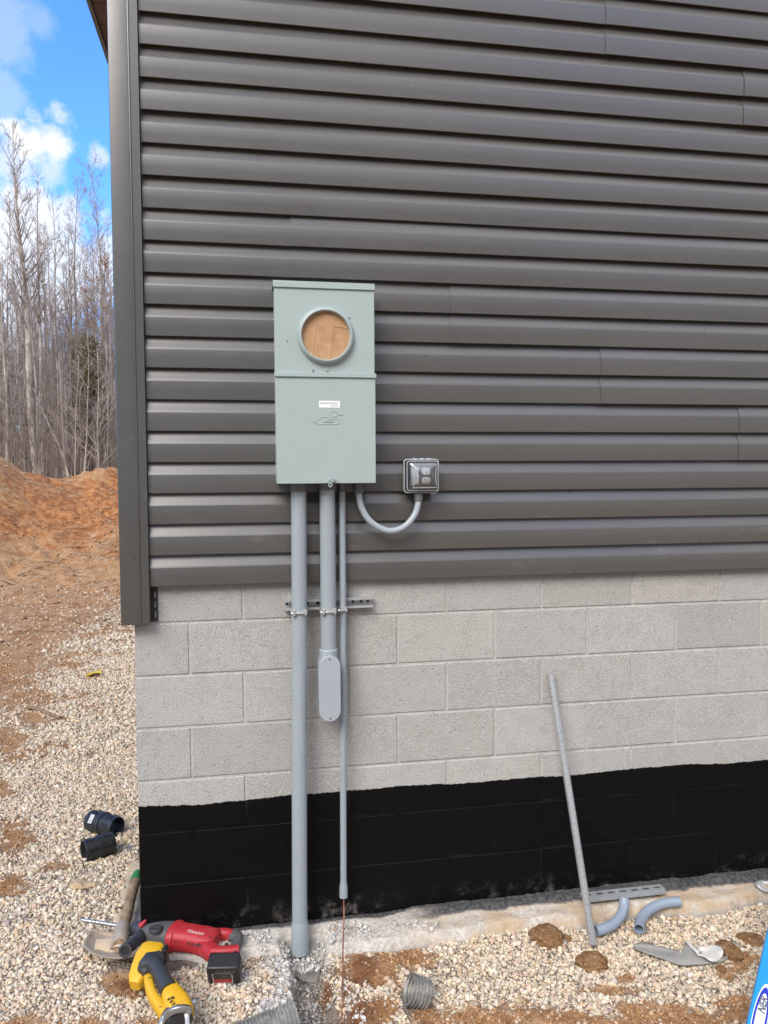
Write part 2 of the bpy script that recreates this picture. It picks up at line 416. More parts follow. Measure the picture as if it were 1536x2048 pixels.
# ------------------------------------------------------------------ the house
house = thing('house', 'house corner with dark grey lap siding above a bare concrete block foundation', 'house', (0, 0, 0))
BM_ = .2032; WX, WY, EAVE = 9.0, 9.2, 4.40
def block_wall(side):
    mb = MB(); tints = []; mo = MB()
    L = WX if not side else WY
    T = (lambda s, d, z: (s, d, z)) if not side else (lambda s, d, z: (d, s, z))
    for r in range(7):
        integer = (r % 2 == 0) != side
        u = 0.0 if not side else (.1 if True else 0)
        edges = [0.0]+[(k if integer else k+.5)*2*BM_ for k in range(0 if not integer else 1, int(L/(2*BM_))+2)]
        for a, b in zip(edges[:-1], edges[1:]):
            b = min(b, L); a = max(a, .101 if side else 0.0)
            if b-a < .03: continue
            h = .0046
            x0, x1 = a+(h if a > (.11 if side else 1e-6) else 0), b-h; z0, z1 = r*BM_+h*.9, (r+1)*BM_-h*.9
            j = random.uniform(-.0007, .0007); c = .0028
            def q(): return random.uniform(-.0009, .0009)
            x0 += q(); x1 += q(); z0 += q(); z1 += q()
            xs = [x0, x1]
            n = len(mb.v)
            lc = c if a > 1e-6 else .0015
            V = [(x0, .09, z0), (x1, .09, z0), (x1, .09, z1), (x0, .09, z1), (x0, j+c, z0), (x1, j+c, z0), (x1, j+c, z1), (x0, j+c, z1), (x0+lc, j, z0+c), (x1-c, j, z0+c), (x1-c, j, z1-c), (x0+lc, j, z1-c)]
            mb.add([T(*v) for v in V], [(0, 1, 5, 4), (1, 2, 6, 5), (2, 3, 7, 6), (3, 0, 4, 7), (4, 5, 9, 8), (5, 6, 10, 9), (6, 7, 11, 10), (7, 4, 8, 11), (8, 9, 10, 11)])
            t = random.gauss(1.0, .07); w = random.gauss(0, .012)
            tints += [(t*(1+w), t, t*(1-w*1.4), 1)]*12
    o = mk('block_wall', mb, M_BLOCK, house, 30)
    ca = o.data.color_attributes.new('tint', 'FLOAT_COLOR', 'POINT')
    ca.data.foreach_set('color', np.array(tints, dtype=np.float32).ravel())
    nn = int(L/.02); rows = []
    for zz, dp in ((0.001, .0016), (.500, .0016), (.512, .0042), (1.42, .0042)):
        rows.append([T(s, dp, zz) for s in ((.003 if not side else .1), L)])
    mo.grid(rows); mk('mortar_joints', mo, M_MORTAR, house, 0)
block_wall(False); block_wall(True)

SP, SZ, SD = .1165, 1.3663, .045
prof = [(-.0385, .016), (-.0388, .0004), (-SD+.0034, -.0012), (-SD+.0018, .0006), (-SD+.0008, .030), (-SD, .0662), (-SD+.0006, .0690), (-.0408, .0765), (-.0352, .0875), (-.0300, .0985), (-.0272, .107), (-.0262, SP+.002), (-.0260, SP+.016)]
SEAMS = {4: 1487, 6: 1211, 8: 911, 10: 593, 16: 1497, 18: 1221}
def siding(side):
    mb = MB(); n = len(prof); cnt = int((EAVE-SZ)/SP)+1
    L = WX if not side else WY
    for i in range(cnt):
        z = SZ+i*SP; pr = i-(i % 2)
        if not side and pr in SEAMS:
            ym = {4: 870, 6: 757, 8: 632, 10: 500, 16: 195, 18: 50}[pr]
            s = W(SEAMS[pr], ym, -.042).x
        else:
            s = 1.9+((pr*2.37+(1.3 if side else 0)) % 3.4)+ (2.6 if not side else 0)
        tilt = .0016 if i % 2 else 0.0
        for a, b, off in ((.066, s, .0056), (s-.02, s+3.66, .0026), (s+3.64, L, .0)):
            if a >= L-.05: continue
            b = min(b, L)
            xs = list(np.linspace(a, b, max(2, int((b-a)/.25)+1)))
            rows = []
            for k, x in enumerate(xs):
                w = .0007*math.sin(x*1.7+i*1.1)+.0005*math.sin(x*4.1+i*2.3)
                e = off
                rows.append([((x, y+w+e*1.0-(tilt if zz < .06 else 0), z+zz+.0006*math.sin(x*.9+i)) if not side else (y+w+e, x, z+zz)) for y, zz in prof])
            mb.grid(rows)
    return mk('siding', mb, M_SIDING, house, 24)
siding(False); siding(True)

mb = MB()                                              # corner trim: two wide faces, a bead and a lip on each
z0, z1 = 1.2265, EAVE
fy = -.054
half = [(.064, -.028), (.064, fy), (.0350, fy), (.0342, fy-.0028), (.0320, fy-.0042), (.0290, fy-.0036), (.0262, fy), (-.034, fy), (-.038, fy+.0012)]
poly = half+[(-(-y)+0 if False else y+.0, x) for x, y in []]
left = [(y+.014, x-.0) for x, y in reversed(half)]    # mirrored for the left wall
poly = half+[(-.040, fy+.004)]+[(-.040, -.0285+.0), (-.0422, -.0305+.06-.03), (-.040, .034), (-.040, .064), (-.018, .064), (-.018, -.018), (.05, -.018), (.05, -.028)]
poly = half+[(-.0402, fy+.0045), (-.0402, .029), (-.0432, .0315), (-.0402, .034), (-.0402, .064), (-.018, .064), (-.018, -.018), (.052, -.018), (.052, -.028)]
zs = [z0, 1.8, 2.4, 3.0, 3.7, z1]
vs = [(x, y, z) for z in zs for x, y in poly]; n = len(poly)
mb.add(vs, [tuple(range(n-1, -1, -1)), tuple((len(zs)-1)*n+i for i in range(n))]+[(k*n+i, k*n+(i+1) % n, (k+1)*n+(i+1) % n, (k+1)*n+i) for k in range(len(zs)-1) for i in range(n)])
mk('corner_trim', mb, M_POST, house, 25)
mb = MB()                                              # nailing flange left bare under the last course
x0, x1, zb, zt = .050, .0885, 1.2285, 1.40
mb.box(x0, .0755, -.0045, -.001, zb, zt); mb.box(.0825, x1, -.0045, -.001, zb, zt)
for a, b in ((zb, 1.243), (1.268, 1.280), (1.305, 1.317), (1.342, zt)): mb.box(.0755, .0825, -.0045, -.001, a, b)
mk('nailing_flange', mb, M_FLANGE, house, 0)
mb = MB(); mb.box(-.02, WX, -.016, .05, 1.39, EAVE+.05); mb.box(-.016, .05, .055, WY, 1.39, EAVE+.05)
mb.box(WX-.1, WX+.03, .06, WY-.01, 0, EAVE+.06); mb.box(.06, WX-.11, WY-.1, WY+.03, 0, EAVE+.06)
mk('sheathing', mb, M_SIDING, house, 0)
# gable, eaves, roof
OV = .398; RZ = EAVE+.06; RIDGE = RZ+2.1; cx = WX/2
mb = MB(); mb.add([(0, -.02, RZ), (WX, -.02, RZ), (cx, -.02, RIDGE-.15), (0, .05, RZ), (WX, .05, RZ), (cx, .05, RIDGE-.15)], [(0, 1, 2), (5, 4, 3), (0, 3, 4, 1), (1, 4, 5, 2), (2, 5, 3, 0)])
mk('gable', mb, M_SIDING, house, 0)
mb = MB()
for k in range(0, 46):
    y = -.3+k*.21
    mb.box(-OV+.02, -.056, y, y+.203, EAVE+.001, EAVE+.012)
mb.box(-OV+.02, -.056, -.3, 9.36, EAVE+.007, EAVE+.016)
mk('soffit', mb, M_SOFFIT, house, 0)
for xa, xb in ((-OV-.004, -OV+.018), (WX+.4, WX+.43)):
    mb = MB(); mb.box(xa, xb, -.32, 9.4, EAVE-.012, EAVE+.15); mk('fascia', mb, M_FASCIA, house, 0)
mb = MB()
sl = (RIDGE-RZ)/cx
for s in (-1, 1):
    xe = cx+s*(cx+OV+.008); ze = RZ+.1-sl*.05*0
    mb.add([(cx, -.35, RIDGE+.12), (xe, -.35, EAVE+.155), (xe, 9.45, EAVE+.155), (cx, 9.45, RIDGE+.12), (cx, -.35, RIDGE+.20), (xe, -.35, EAVE+.20), (xe, 9.45, EAVE+.20), (cx, 9.45, RIDGE+.20)],
           [(0, 1, 2, 3), (4, 7, 6, 5), (0, 4, 5, 1), (1, 5, 6, 2), (2, 6, 7, 3), (3, 7, 4, 0)])
mk('roof', mb, M_ROOF, house, 0)

# ------------------------------------------------------------------ ground
CX, CY = .605, -.085                                   # where the big conduit goes into the broken footing
def blob(x, y, px, py, rx, ry, z=0.0):
    "soft patch whose centre and half sizes are given as seen in the photograph, laid on the ground"
    c = G(px, py, z); ex = (G(px+rx, py, z)-c).xy; ey = (G(px, py-ry, z)-c).xy
    M = np.linalg.inv(np.array([[ex.x, ey.x], [ex.y, ey.y]]))
    d = np.stack([x-c.x, y-c.y]); q = np.tensordot(M, d, 1)
    return np.sqrt(q[0]**2+q[1]**2)
DIRT = [(735, 1925, 50, 40), (790, 1888, 75, 18), (700, 1962, 40, 22), (722, 1930, 36, 36), (760, 1990, 45, 30), (950, 2030, 130, 40), (1130, 2040, 150, 45), (1330, 2030, 170, 38), (1480, 1985, 70, 30), (1270, 1985, 45, 14), (1340, 2000, 60, 16),
        (1490, 1895, 34, 20), (1455, 1918, 22, 18), (1250, 1925, 14, 9), (1215, 1950, 40, 8), (240, 1938, 34, 16), (275, 1952, 22, 12), (55, 2030, 110, 24), (180, 2015, 60, 16), (300, 2010, 60, 12),
        (20, 1765, 40, 22), (30, 1660, 36, 34), (120, 1720, 30, 8), (0, 1560, 30, 22), (60, 1430, 40, 16), (20, 1470, 28, 40), (45, 1360, 60, 18), (130, 1310, 14, 12), (0, 1280, 130, 80), (60, 1230, 130, 60),
        (150, 1180, 90, 60), (600, 2046, 60, 20), (712, 1905, 36, 34), (715, 1985, 50, 45), (700, 2040, 60, 26), (650, 1925, 14, 30), (505, 1890, 12, 14)]
WET = [(722, 1935, 36, 40), (745, 1965, 30, 26), (700, 1985, 46, 40), (725, 2040, 50, 24), (500, 1888, 16, 14), (255, 1940, 40, 16), (650, 1930, 14, 24)]
def dirt_mask(x, y):
    w = fbm(x, y, 5, 4, 3)-.5; w2 = fbm(x, y, 28, 3, 9)-.5
    d = np.zeros_like(x)
    for b in DIRT: d = np.maximum(d, sstep(blob(x, y, *b)+w*1.9+w2*1.3, 1.45, .40))
    far = sstep(y-8.3+(x+1.5)*1.1+w*3.0, -.2, .9)         # bare red clay beyond the gravel, coming nearer to the left
    far = np.maximum(far, sstep(-x-1.45-.02*y+w*1.0, -.1, .35)*sstep(y, 2.4, 4.0))
    far = np.maximum(far, sstep(-x-4+w*2, 0, .8)); far = np.maximum(far, sstep(-y-1.9+w*1.0, 0, .5))
    return np.clip(np.maximum(d, far), 0, 1)
def wet_mask(x, y):
    wt = np.zeros_like(x); wn = fbm(x, y, 14, 4, 71)-.5
    for b_ in WET: wt = np.maximum(wt, sstep(blob(x, y, *b_)+wn*1.5, 1.3, .5))
    return wt
def dust_mask(x, y):
    w = fbm(x, y, 7, 4, 31)-.5
    d = np.zeros_like(x)
    for b in [(520, 1868, 70, 22), (430, 1900, 40, 16), (660, 1862, 110, 20), (585, 1900, 75, 36), (595, 1960, 62, 50), (560, 1990, 40, 30), (840, 1850, 110, 10), (470, 1930, 40, 20)]:
        d = np.maximum(d, sstep(blob(x, y, *b)+w*1.2, 1.2, .4))
    return d*(1-.9*wet_mask(x, y))
def hill(x, y):
    w = fbm(x, y, .55, 4, 5)-.5
    base = 1.42*sstep(y+.25*x, 7.6, 17.0)+4.5*sstep(y, 34, 85)
    m1 = np.exp(-(((x+6.2)/2.0)**2+((y-14.0)/2.4)**2))*2.2
    m2 = np.exp(-(((x+2.9)/.95)**2+((y-16.4)/1.5)**2))*.55
    m3 = np.exp(-(((x+8.5)/3.0)**2+((y-11.0)/3.0)**2))*.8
    rough = sstep(y+.25*x, 7.5, 11)
    return base+m1+m2+m3+rough*(w*.55+(fbm(x, y, 3.1, 5, 8)-.5)*.34)
def ground_z(x, y):
    z = -.055+(fbm(x, y, 2.2, 3, 1)-.5)*.035+(fbm(x, y, 18, 3, 2)-.5)*.014
    z = z+hill(x, y)
    z = z+.02*sstep(-x, -.2, .6)*sstep(y, -.8, .5)
    # hole and little trench at the conduit, running towards the viewer
    t = np.clip((-.1-y)/.6, 0, 1.4)
    xc = CX+.01+.075*t; wd = .062+.045*t
    q = np.abs(x-xc+ (fbm(x, y, 16, 3, 77)-.5)*.06)/wd
    tr = sstep(q, 1.25, .55)*sstep(y, -1.3, -.9)*sstep(y, .02, -.03)
    z = z-tr*(.085+.05*(fbm(x, y, 24, 4, 4)-.5))
    # low heaps of dirt
    for px, py, rx, ry, h in [(760, 1900, 70, 22, .022), (950, 2035, 140, 30, .012), (1330, 2030, 150, 30, .012), (520, 1880, 50, 22, .022), (700, 1950, 22, 18, .012)]:
        z = z+h*np.exp(-blob(x, y, px, py, rx, ry)**2*1.2)
    return z
def axis(parts):
    out = []
    for a, b, st in parts: out += list(np.arange(a, b, st))
    return np.array(out+[parts[-1][1]])
gx = axis([(-160, -40, 20), (-40, -12, 2), (-12, -4, .22), (-4, -1.2, .05), (-1.2, 2.9, .0125), (2.9, 5, .08), (5, 12, .5), (12, 40, 4), (40, 160, 20)])
gy = axis([(-160, -30, 20), (-30, -4, 2), (-4, -1.2, .08), (-1.2, .6, .0125), (.6, 6, .05), (6, 22, .10), (22, 60, 1.2), (60, 200, 20)])
def build_ground():
    X, Y = np.meshgrid(gx, gy); Z = ground_z(X, Y)
    inside = (X > .1) & (Y > .1) & (X < WX-.2) & (Y < WY-.2); Z[inside] = -.06
    nx, ny = len(gx), len(gy)
    me = bpy.data.meshes.new('ground')
    co = np.stack([X, Y, Z], -1).reshape(-1, 3)
    i = np.arange(nx*ny).reshape(ny, nx)
    f = np.stack([i[:-1, :-1], i[:-1, 1:], i[1:, 1:], i[1:, :-1]], -1).reshape(-1, 4)
    me.vertices.add(len(co)); me.vertices.foreach_set('co', co.ravel())
    me.loops.add(f.size); me.loops.foreach_set('vertex_index', f.ravel())
    me.polygons.add(len(f)); me.polygons.foreach_set('loop_start', np.arange(len(f))*4); me.polygons.foreach_set('loop_total', np.full(len(f), 4))
    me.update(calc_edges=True)
    d, u = dirt_mask(X, Y), dust_mask(X, Y)
    wt = wet_mask(X, Y)
    for nme, v in (('dirt', d), ('dust', u), ('wet', wt)):
        at = me.attributes.new(nme, 'FLOAT', 'POINT'); at.data.foreach_set('value', v.ravel().astype(np.float32))
    mm, nt, b = mat('ground_soil'); k = NB(nt); p = k.pos()
    dirt = k.attr('dirt')['Fac']; dust = k.attr('dust')['Fac']
    n1 = k.noise(2.2, 6, .65, p); n2 = k.noise(45, 5, .65, p); n3 = k.noise(9, 5, .6, p)
    yy = k.xyz(p)[1]; farf = k.ss(yy, 7.0, 12.0)
    clay = k.mix(k.ss(n1, .35, .65), (.29, .140, .058, 1), (.48, .275, .130, 1))
    clay = k.mix(k.ss(n3, .40, .70), clay, (.47, .32, .19, 1))
    clay = k.mix(k.m('MULTIPLY', k.ss(n2, .42, .62), .55), clay, (.16, .080, .038, 1))
    red = k.mix(k.ss(n3, .38, .62), (.25, .095, .034, 1), (.42, .195, .080, 1))
    clay = k.mix(k.m('MULTIPLY', k.ss(k.noise(.45, 4, .6, p), .44, .58), k.m('MULTIPLY', farf, .95)), clay, red)
    pale = k.ss(k.noise(.8, 6, .65, k.scale(p, (1, .6, 1))), .60, .68)
    clay = k.mix(k.m('MULTIPLY', k.m('MULTIPLY', pale, farf), .7), clay, (.50, .42, .33, 1))
    cell = k.vor(70, p, 'F1', 'Color'); dist = k.vor(70, p)
    st = k.mix(k.ss(k.xyz(cell)[0], .2, .8), (.30, .26, .21, 1), (.62, .56, .47, 1))
    st = k.mix(k.ss(dist, .30, .62), st, (.10, .08, .06, 1))
    near = k.mix(n3, (.17, .14, .11, 1), (.28, .23, .18, 1))
    gr = k.mix(k.ss(yy, 3.5, 6.0), near, st)
    wetc = k.mix(k.ss(n2, .35, .65), (.085, .030, .014, 1), (.20, .082, .036, 1))
    clay = k.mix(k.m('MULTIPLY', k.attr('wet')['Fac'], .85), clay, wetc)
    c = k.mix(dirt, gr, clay)
    pw = k.mix(k.ss(n2, .35, .7), (.42, .40, .375, 1), (.64, .615, .58, 1))
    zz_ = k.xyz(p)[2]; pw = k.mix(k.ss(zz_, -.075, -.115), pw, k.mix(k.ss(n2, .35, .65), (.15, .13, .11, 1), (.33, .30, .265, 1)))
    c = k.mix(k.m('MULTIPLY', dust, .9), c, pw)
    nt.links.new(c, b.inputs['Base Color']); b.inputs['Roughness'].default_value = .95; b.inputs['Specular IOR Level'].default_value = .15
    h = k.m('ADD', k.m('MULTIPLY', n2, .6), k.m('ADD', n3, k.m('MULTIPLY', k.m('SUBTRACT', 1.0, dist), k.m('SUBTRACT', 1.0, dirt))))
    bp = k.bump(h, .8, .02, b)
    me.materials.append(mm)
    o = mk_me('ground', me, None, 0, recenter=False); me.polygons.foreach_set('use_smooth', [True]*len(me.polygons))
    tag(o, 'red clay and gravel ground beside the house', None, None, 'structure'); return o
ground = build_ground()

# footing: rough concrete ledge in front of and beside the wall, chipped away at the conduit
def build_footing():
    def zf(x, y, front):
        out = front+.012*(fbm(x*1.0, x*0+front, 9, 3, 40)-.5)
        return out
    mb = MB(); tarv = []
    xs = axis([(-.17, 3.2, .0125), (3.2, 9.2, .3)]); ys = np.concatenate([np.linspace(-.30, -.02, 26), [.0, .03]])
    X, Y = np.meshgrid(xs, ys)
    edge = -.165+.045*(fbm(X, X*0, 3.5, 4, 50)-.5)*2+.02*(fbm(X, X*0, 25, 3, 51)-.5)
    edge = edge+.10*sstep(-X, -.36, -.10)+.03*sstep(-X,-.1,.0)
    lip = sstep(Y-edge, -.035, .03)
    Z = -.115+lip*.108+(fbm(X, Y, 14, 4, 52)-.5)*.016*lip+(fbm(X, Y, 60, 3, 53)-.5)*.006
    Z += .018*sstep(Y, -.09, -.03)*sstep(X, .95, 1.15)                      # tarred fillet against the wall on the right
    w = (fbm(X, Y, 20, 3, 54)-.5)
    chip = sstep(np.abs(X-CX-.015+w*.06)/.085, 1.2, .75)*sstep(Y, -.03, -.07)
    Z -= chip*(.085+w*.03)
    mb.grid([[(X[i, j], Y[i, j], Z[i, j]) for j in range(X.shape[1])] for i in range(X.shape[0])])
    o = mk('footing', mb, M_BLOCK, house, 0)
    o.data.polygons.foreach_set('use_smooth', [True]*len(o.data.polygons))
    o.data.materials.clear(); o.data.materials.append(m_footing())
    xs2 = np.linspace(-.20, .01, 20); ys2 = axis([(.031, 5, .03), (5, 9.2, .3)])
    X, Y = np.meshgrid(xs2, ys2)
    edge = -.15+.05*(fbm(X*0, Y, 3.5, 4, 60)-.5)*2
    lip = sstep(X-edge, -.03, .03)
    Z = -.12+lip*(.075+.02*(fbm(X, Y, 6, 3, 63)))*sstep(Y, 1.5, .5)+(fbm(X, Y, 14, 4, 62)-.5)*.016*lip
    mb2 = MB(); mb2.grid([[(X[i, j], Y[i, j], Z[i, j]) for j in range(X.shape[1])] for i in range(X.shape[0])])
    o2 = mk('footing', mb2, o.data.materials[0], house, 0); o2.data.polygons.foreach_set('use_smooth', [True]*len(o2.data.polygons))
def m_footing():
    mm, nt, b = mat('footing_concrete'); k = NB(nt); p = k.pos(); X, Y, Z = k.xyz(p)
    n1 = k.noise(6, 6, .65, p); n2 = k.noise(70, 5, .7, p); st = k.noise(1.0, 5, .6, k.scale(p, (5, 60, 30)))
    c = k.mix(k.ss(n2, .35, .65), (.46, .42, .37, 1), (.68, .64, .58, 1))
    tan = k.m('MULTIPLY', k.ss(X, .85, 1.4), k.ss(n1, .35, .60))
    c = k.mix(k.m('MULTIPLY', tan, .85), c, (.52, .38, .24, 1))
    c = k.mix(k.m('MULTIPLY', k.ss(X, .0, -.1), .8), c, k.mix(n1, (.46, .34, .20, 1), (.60, .48, .32, 1)))
    c = k.mix(k.m('MULTIPLY', k.ss(st, .55, .75), .45), c, (.34, .22, .13, 1))
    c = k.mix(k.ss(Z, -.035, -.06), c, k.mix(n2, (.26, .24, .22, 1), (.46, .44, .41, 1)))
    tarw = k.m('ADD', Y, k.m('ADD', k.m('MULTIPLY', k.m('SUBTRACT', n1, .5), .06), k.m('MULTIPLY', k.m('SUBTRACT', n2, .5), .03)))
    tarr = k.m('MULTIPLY', k.ss(tarw, -.078, -.062), k.ss(X, .95, 1.2))
    tarl = k.m('MULTIPLY', k.ss(tarw, -.030, -.012), 1.0)
    t = k.m('MULTIPLY', k.m('MAXIMUM', tarr, tarl), k.ss(X, -.03, .0))
    tc = k.mix(k.ss(n2, .40, .62), (.050, .050, .052, 1), (.13, .126, .12, 1))
    c = k.mix(t, c, tc)
    nt.links.new(c, b.inputs['Base Color']); b.inputs['Roughness'].default_value = .9; b.inputs['Specular IOR Level'].default_value = .2
    k.bump(k.m('ADD', n2, k.m('MULTIPLY', n1, 1.2)), .6, .012, b); return mm
build_footing()

# ------------------------------------------------------------------ gravel (loose crushed stone)
ICO = None
def ico():
    bm = bmesh.new(); bmesh.ops.create_icosphere(bm, subdivisions=1, radius=1.0)
    v = np.array([x.co[:] for x in bm.verts]); f = np.array([[q.index for q in x.verts] for x in bm.faces]); bm.free(); return v, f
def scatter(name, P, size, sq, mt, cols, tumble=.5, seed=1):
    "P: n x 3 positions; each stone its own lump, merged into one loose mass"
    r = np.random.default_rng(seed); v, f = ico(); n = len(P)
    s = size*np.stack([r.uniform(.75, 1.35, n), r.uniform(.6, 1.0, n), r.uniform(*sq, n)], -1)
    V = v[None]*(1+.22*r.standard_normal((n, len(v), 1)).clip(-1.6, 1.6))*s[:, None, :]
    a = r.uniform(0, 6.283, n); tx = r.normal(0, tumble, n); ty = r.normal(0, tumble, n)
    def rot(V, ang, i, j):
        c, q = np.cos(ang)[:, None], np.sin(ang)[:, None]; A, B = V[:, :, i].copy(), V[:, :, j].copy()
        V[:, :, i] = A*c-B*q; V[:, :, j] = A*q+B*c
    rot(V, tx, 1, 2); rot(V, ty, 0, 2); rot(V, a, 0, 1)
    V += P[:, None, :]
    F = (f[None]+(np.arange(n)*len(v))[:, None, None]).reshape(-1, 3)
    me = bpy.data.meshes.new(name); co = V.reshape(-1, 3)
    me.vertices.add(len(co)); me.vertices.foreach_set('co', co.ravel())
    me.loops.add(F.size); me.loops.foreach_set('vertex_index', F.ravel().astype(np.int32))
    me.polygons.add(len(F)); me.polygons.foreach_set('loop_start', np.arange(len(F))*3); me.polygons.foreach_set('loop_total', np.full(len(F), 3))
    me.update(calc_edges=True)
    ca = me.color_attributes.new('tint', 'FLOAT_COLOR', 'POINT')
    C = np.repeat(np.concatenate([cols, np.ones((n, 1))], 1), len(v), 0)
    ca.data.foreach_set('color', C.astype(np.float32).ravel())
    me.materials.append(mt)
    return mk_me(name, me, None, 0, recenter=False)
def m_stone():
    mm, nt, b = mat('crushed_stone'); k = NB(nt); p = k.pos()
    c = k.attr('tint')['Color']; n = k.noise(160, 4, .6, p)
    c = k.mix(1.0, c, k.grey(k.m('ADD', .72, k.m('MULTIPLY', n, .56))), 'MULTIPLY')
    nt.links.new(c, b.inputs['Base Color']); b.inputs['Roughness'].default_value = .85; b.inputs['Specular IOR Level'].default_value = .25
    return mm
M_STONE = m_stone()
PAL = np.array([[.66, .58, .47], [.74, .70, .63], [.44, .40, .36], [.56, .44, .32], [.60, .47, .40], [.33, .30, .28], [.70, .62, .50], [.62, .56, .48]])
def gravel():
    Ps, Cs, Ss = [], [], []
    def region(x0, x1, y0, y1, dens, size, seed, wedge=False):
        r = np.random.default_rng(seed); n = int((x1-x0)*(y1-y0)*dens)
        x = r.uniform(x0, x1, n); y = r.uniform(y0, y1, n)
        keep = ~((x > -.10) & (y > -.12)) & ~((x > 0) & (y > -.02))
        foot = ((y > -.155+.03*(r.random(n)-.5)) & (x > -.1)) | ((x > -.12+.05*(r.random(n)-.5)) & (y > -.15) & (y < 1.2))
        keep &= ~(foot & (r.random(n) > .02))
        if wedge:                                        # only what a viewer near the photograph's stand could see past the corner
            lim = -.55-(y+.4)*.36-.35; keep &= (x > lim)
        d = dirt_mask(x, y); u = dust_mask(x, y)
        keep &= r.random(n) > np.clip(d*1.12, 0, .93)
        keep &= r.random(n) > np.clip(u*1.1, 0, .90)
        t = np.clip((-.1-y)/.6, 0, 1.4); inside = (np.abs(x-(CX+.01+.075*t)) < (.062+.045*t)*.75) & (y > -1.1)
        keep &= ~(inside & (r.random(n) > .06))
        q0 = G(817, 1976, -.002); keep &= ~((np.abs(x-q0.x-.03) < .055) & (np.abs(y-q0.y) < .065))
        x, y, d, u = x[keep], y[keep], d[keep], u[keep]; n = len(x)
        sz = size*r.lognormal(-.06, .46, n).clip(.35, 2.8)
        z = ground_z(x, y)+r.uniform(-.25, .55, n)*sz*1.0-d*.004
        idx = r.choice(len(PAL), n, p=[.22, .15, .10, .11, .08, .05, .16, .13])
        c = PAL[idx]*np.array([.99, .93, .84])*r.normal(1, .10, (n, 1)).clip(.7, 1.25)*(1+r.normal(0, .025, (n, 3)))
        c = c*(1-.35*d[:, None])+np.array([.36, .24, .15])*.35*d[:, None]
        dustc = np.clip(u[:, None]*.8, 0, 1); c = c*(1-dustc)+np.array([.62, .60, .57])*dustc
        Ps.append(np.stack([x, y, z], -1)); Cs.append(np.clip(c, .03, .85)); Ss.append(sz)
    region(-1.1, 3.0, -1.15, -.12, 26000, .0050, 1)
    region(-1.6, -.02, -.12, 2.2, 20000, .0054, 2, True)
    region(-2.9, -.02, 2.2, 5.2, 10500, .0070, 3, True)
    region(-4.2, -.02, 5.2, 9.8, 4200, .0105, 4, True)
    P = np.concatenate(Ps); C = np.concatenate(Cs); S = np.concatenate(Ss)
    return P, C, S
P, C, S = gravel()
def scatter_sized(name, P, S, *a, **k): return scatter(name, P, S[:, None], *a, **k)
g = scatter_sized('gravel', P, S, (.45, .85), M_STONE, C, .6, 5)
tag(g, 'pale crushed stone gravel along the foot of the house', None, None, 'stuff')

# ------------------------------------------------------------------ meter enclosure
MX0, MX1, MZ0, MZM, MZ1, MY = .534, .9035, 1.748, 2.150, 2.484, -.170
meter = thing('meter_enclosure', 'pale green metal electric meter enclosure with round cardboard filled opening, fixed to the siding', 'meter box', (.72, -.03, MZ0))
mb = MB(); mb.box(MX0+.003, MX1-.003, MY+.016, -.020, MZ0+.003, MZ1-.014); mk('back_box', mb, M_METER, meter, 30, .002)
# upper cover with the round opening (plate built as rings round the hole)
RX, RZc = .7205, 2.289
def holed_plate(mb, x0, x1, z0, z1, y0, y1, cx, cz, r, n=64):
    out, inn = [], []
    for j in range(n):
        t = 2*math.pi*(j+.5)/n; c, s_ = math.cos(t), math.sin(t)
        k = min((x1-cx)/c if c > 1e-6 else 9, (x0-cx)/c if c < -1e-6 else 9, (z1-cz)/s_ if s_ > 1e-6 else 9, (z0-cz)/s_ if s_ < -1e-6 else 9)
        out.append((cx+c*k, cz+s_*k)); inn.append((cx+c*r, cz+s_*r))
    for qx, qz in ((x0, z0), (x1, z0), (x1, z1), (x0, z1)):
        i = min(range(n), key=lambda i: (out[i][0]-qx)**2+(out[i][1]-qz)**2); out[i] = (qx, qz)
    vs = [(x, y0, z) for x, z in out]+[(x, y0, z) for x, z in inn]+[(x, y1, z) for x, z in out]+[(x, y1, z) for x, z in inn]
    fs = []
    for j in range(n):
        k = (j+1) % n
        fs += [(j, k, n+k, n+j), (2*n+j, 3*n+j, 3*n+k, 2*n+k), (j, 2*n+j, 2*n+k, k), (n+j, n+k, 3*n+k, 3*n+j)]
    mb.add(vs, fs)
mb = MB(); holed_plate(mb, MX0+.0005, MX1-.0015, MZM+.004, MZ1-.0225, MY+.004, MY+.014, RX, RZc, .094)
up = mk('upper_cover', mb, M_METER, meter, 30, .0015)
mb = MB(); prof_r = [(.0875, -.012), (.0875, .012), (.0885, .0195), (.0910, .0225), (.0945, .0225), (.0985, .0195), (.1020, .0135), (.1046, .006), (.1062, .0), (.100, -.004)]
mb.lathe(prof_r, FRONT(RX, MY+.004, RZc), 72); ringo = mk('meter_ring', mb, M_METER_RING, meter, 40)
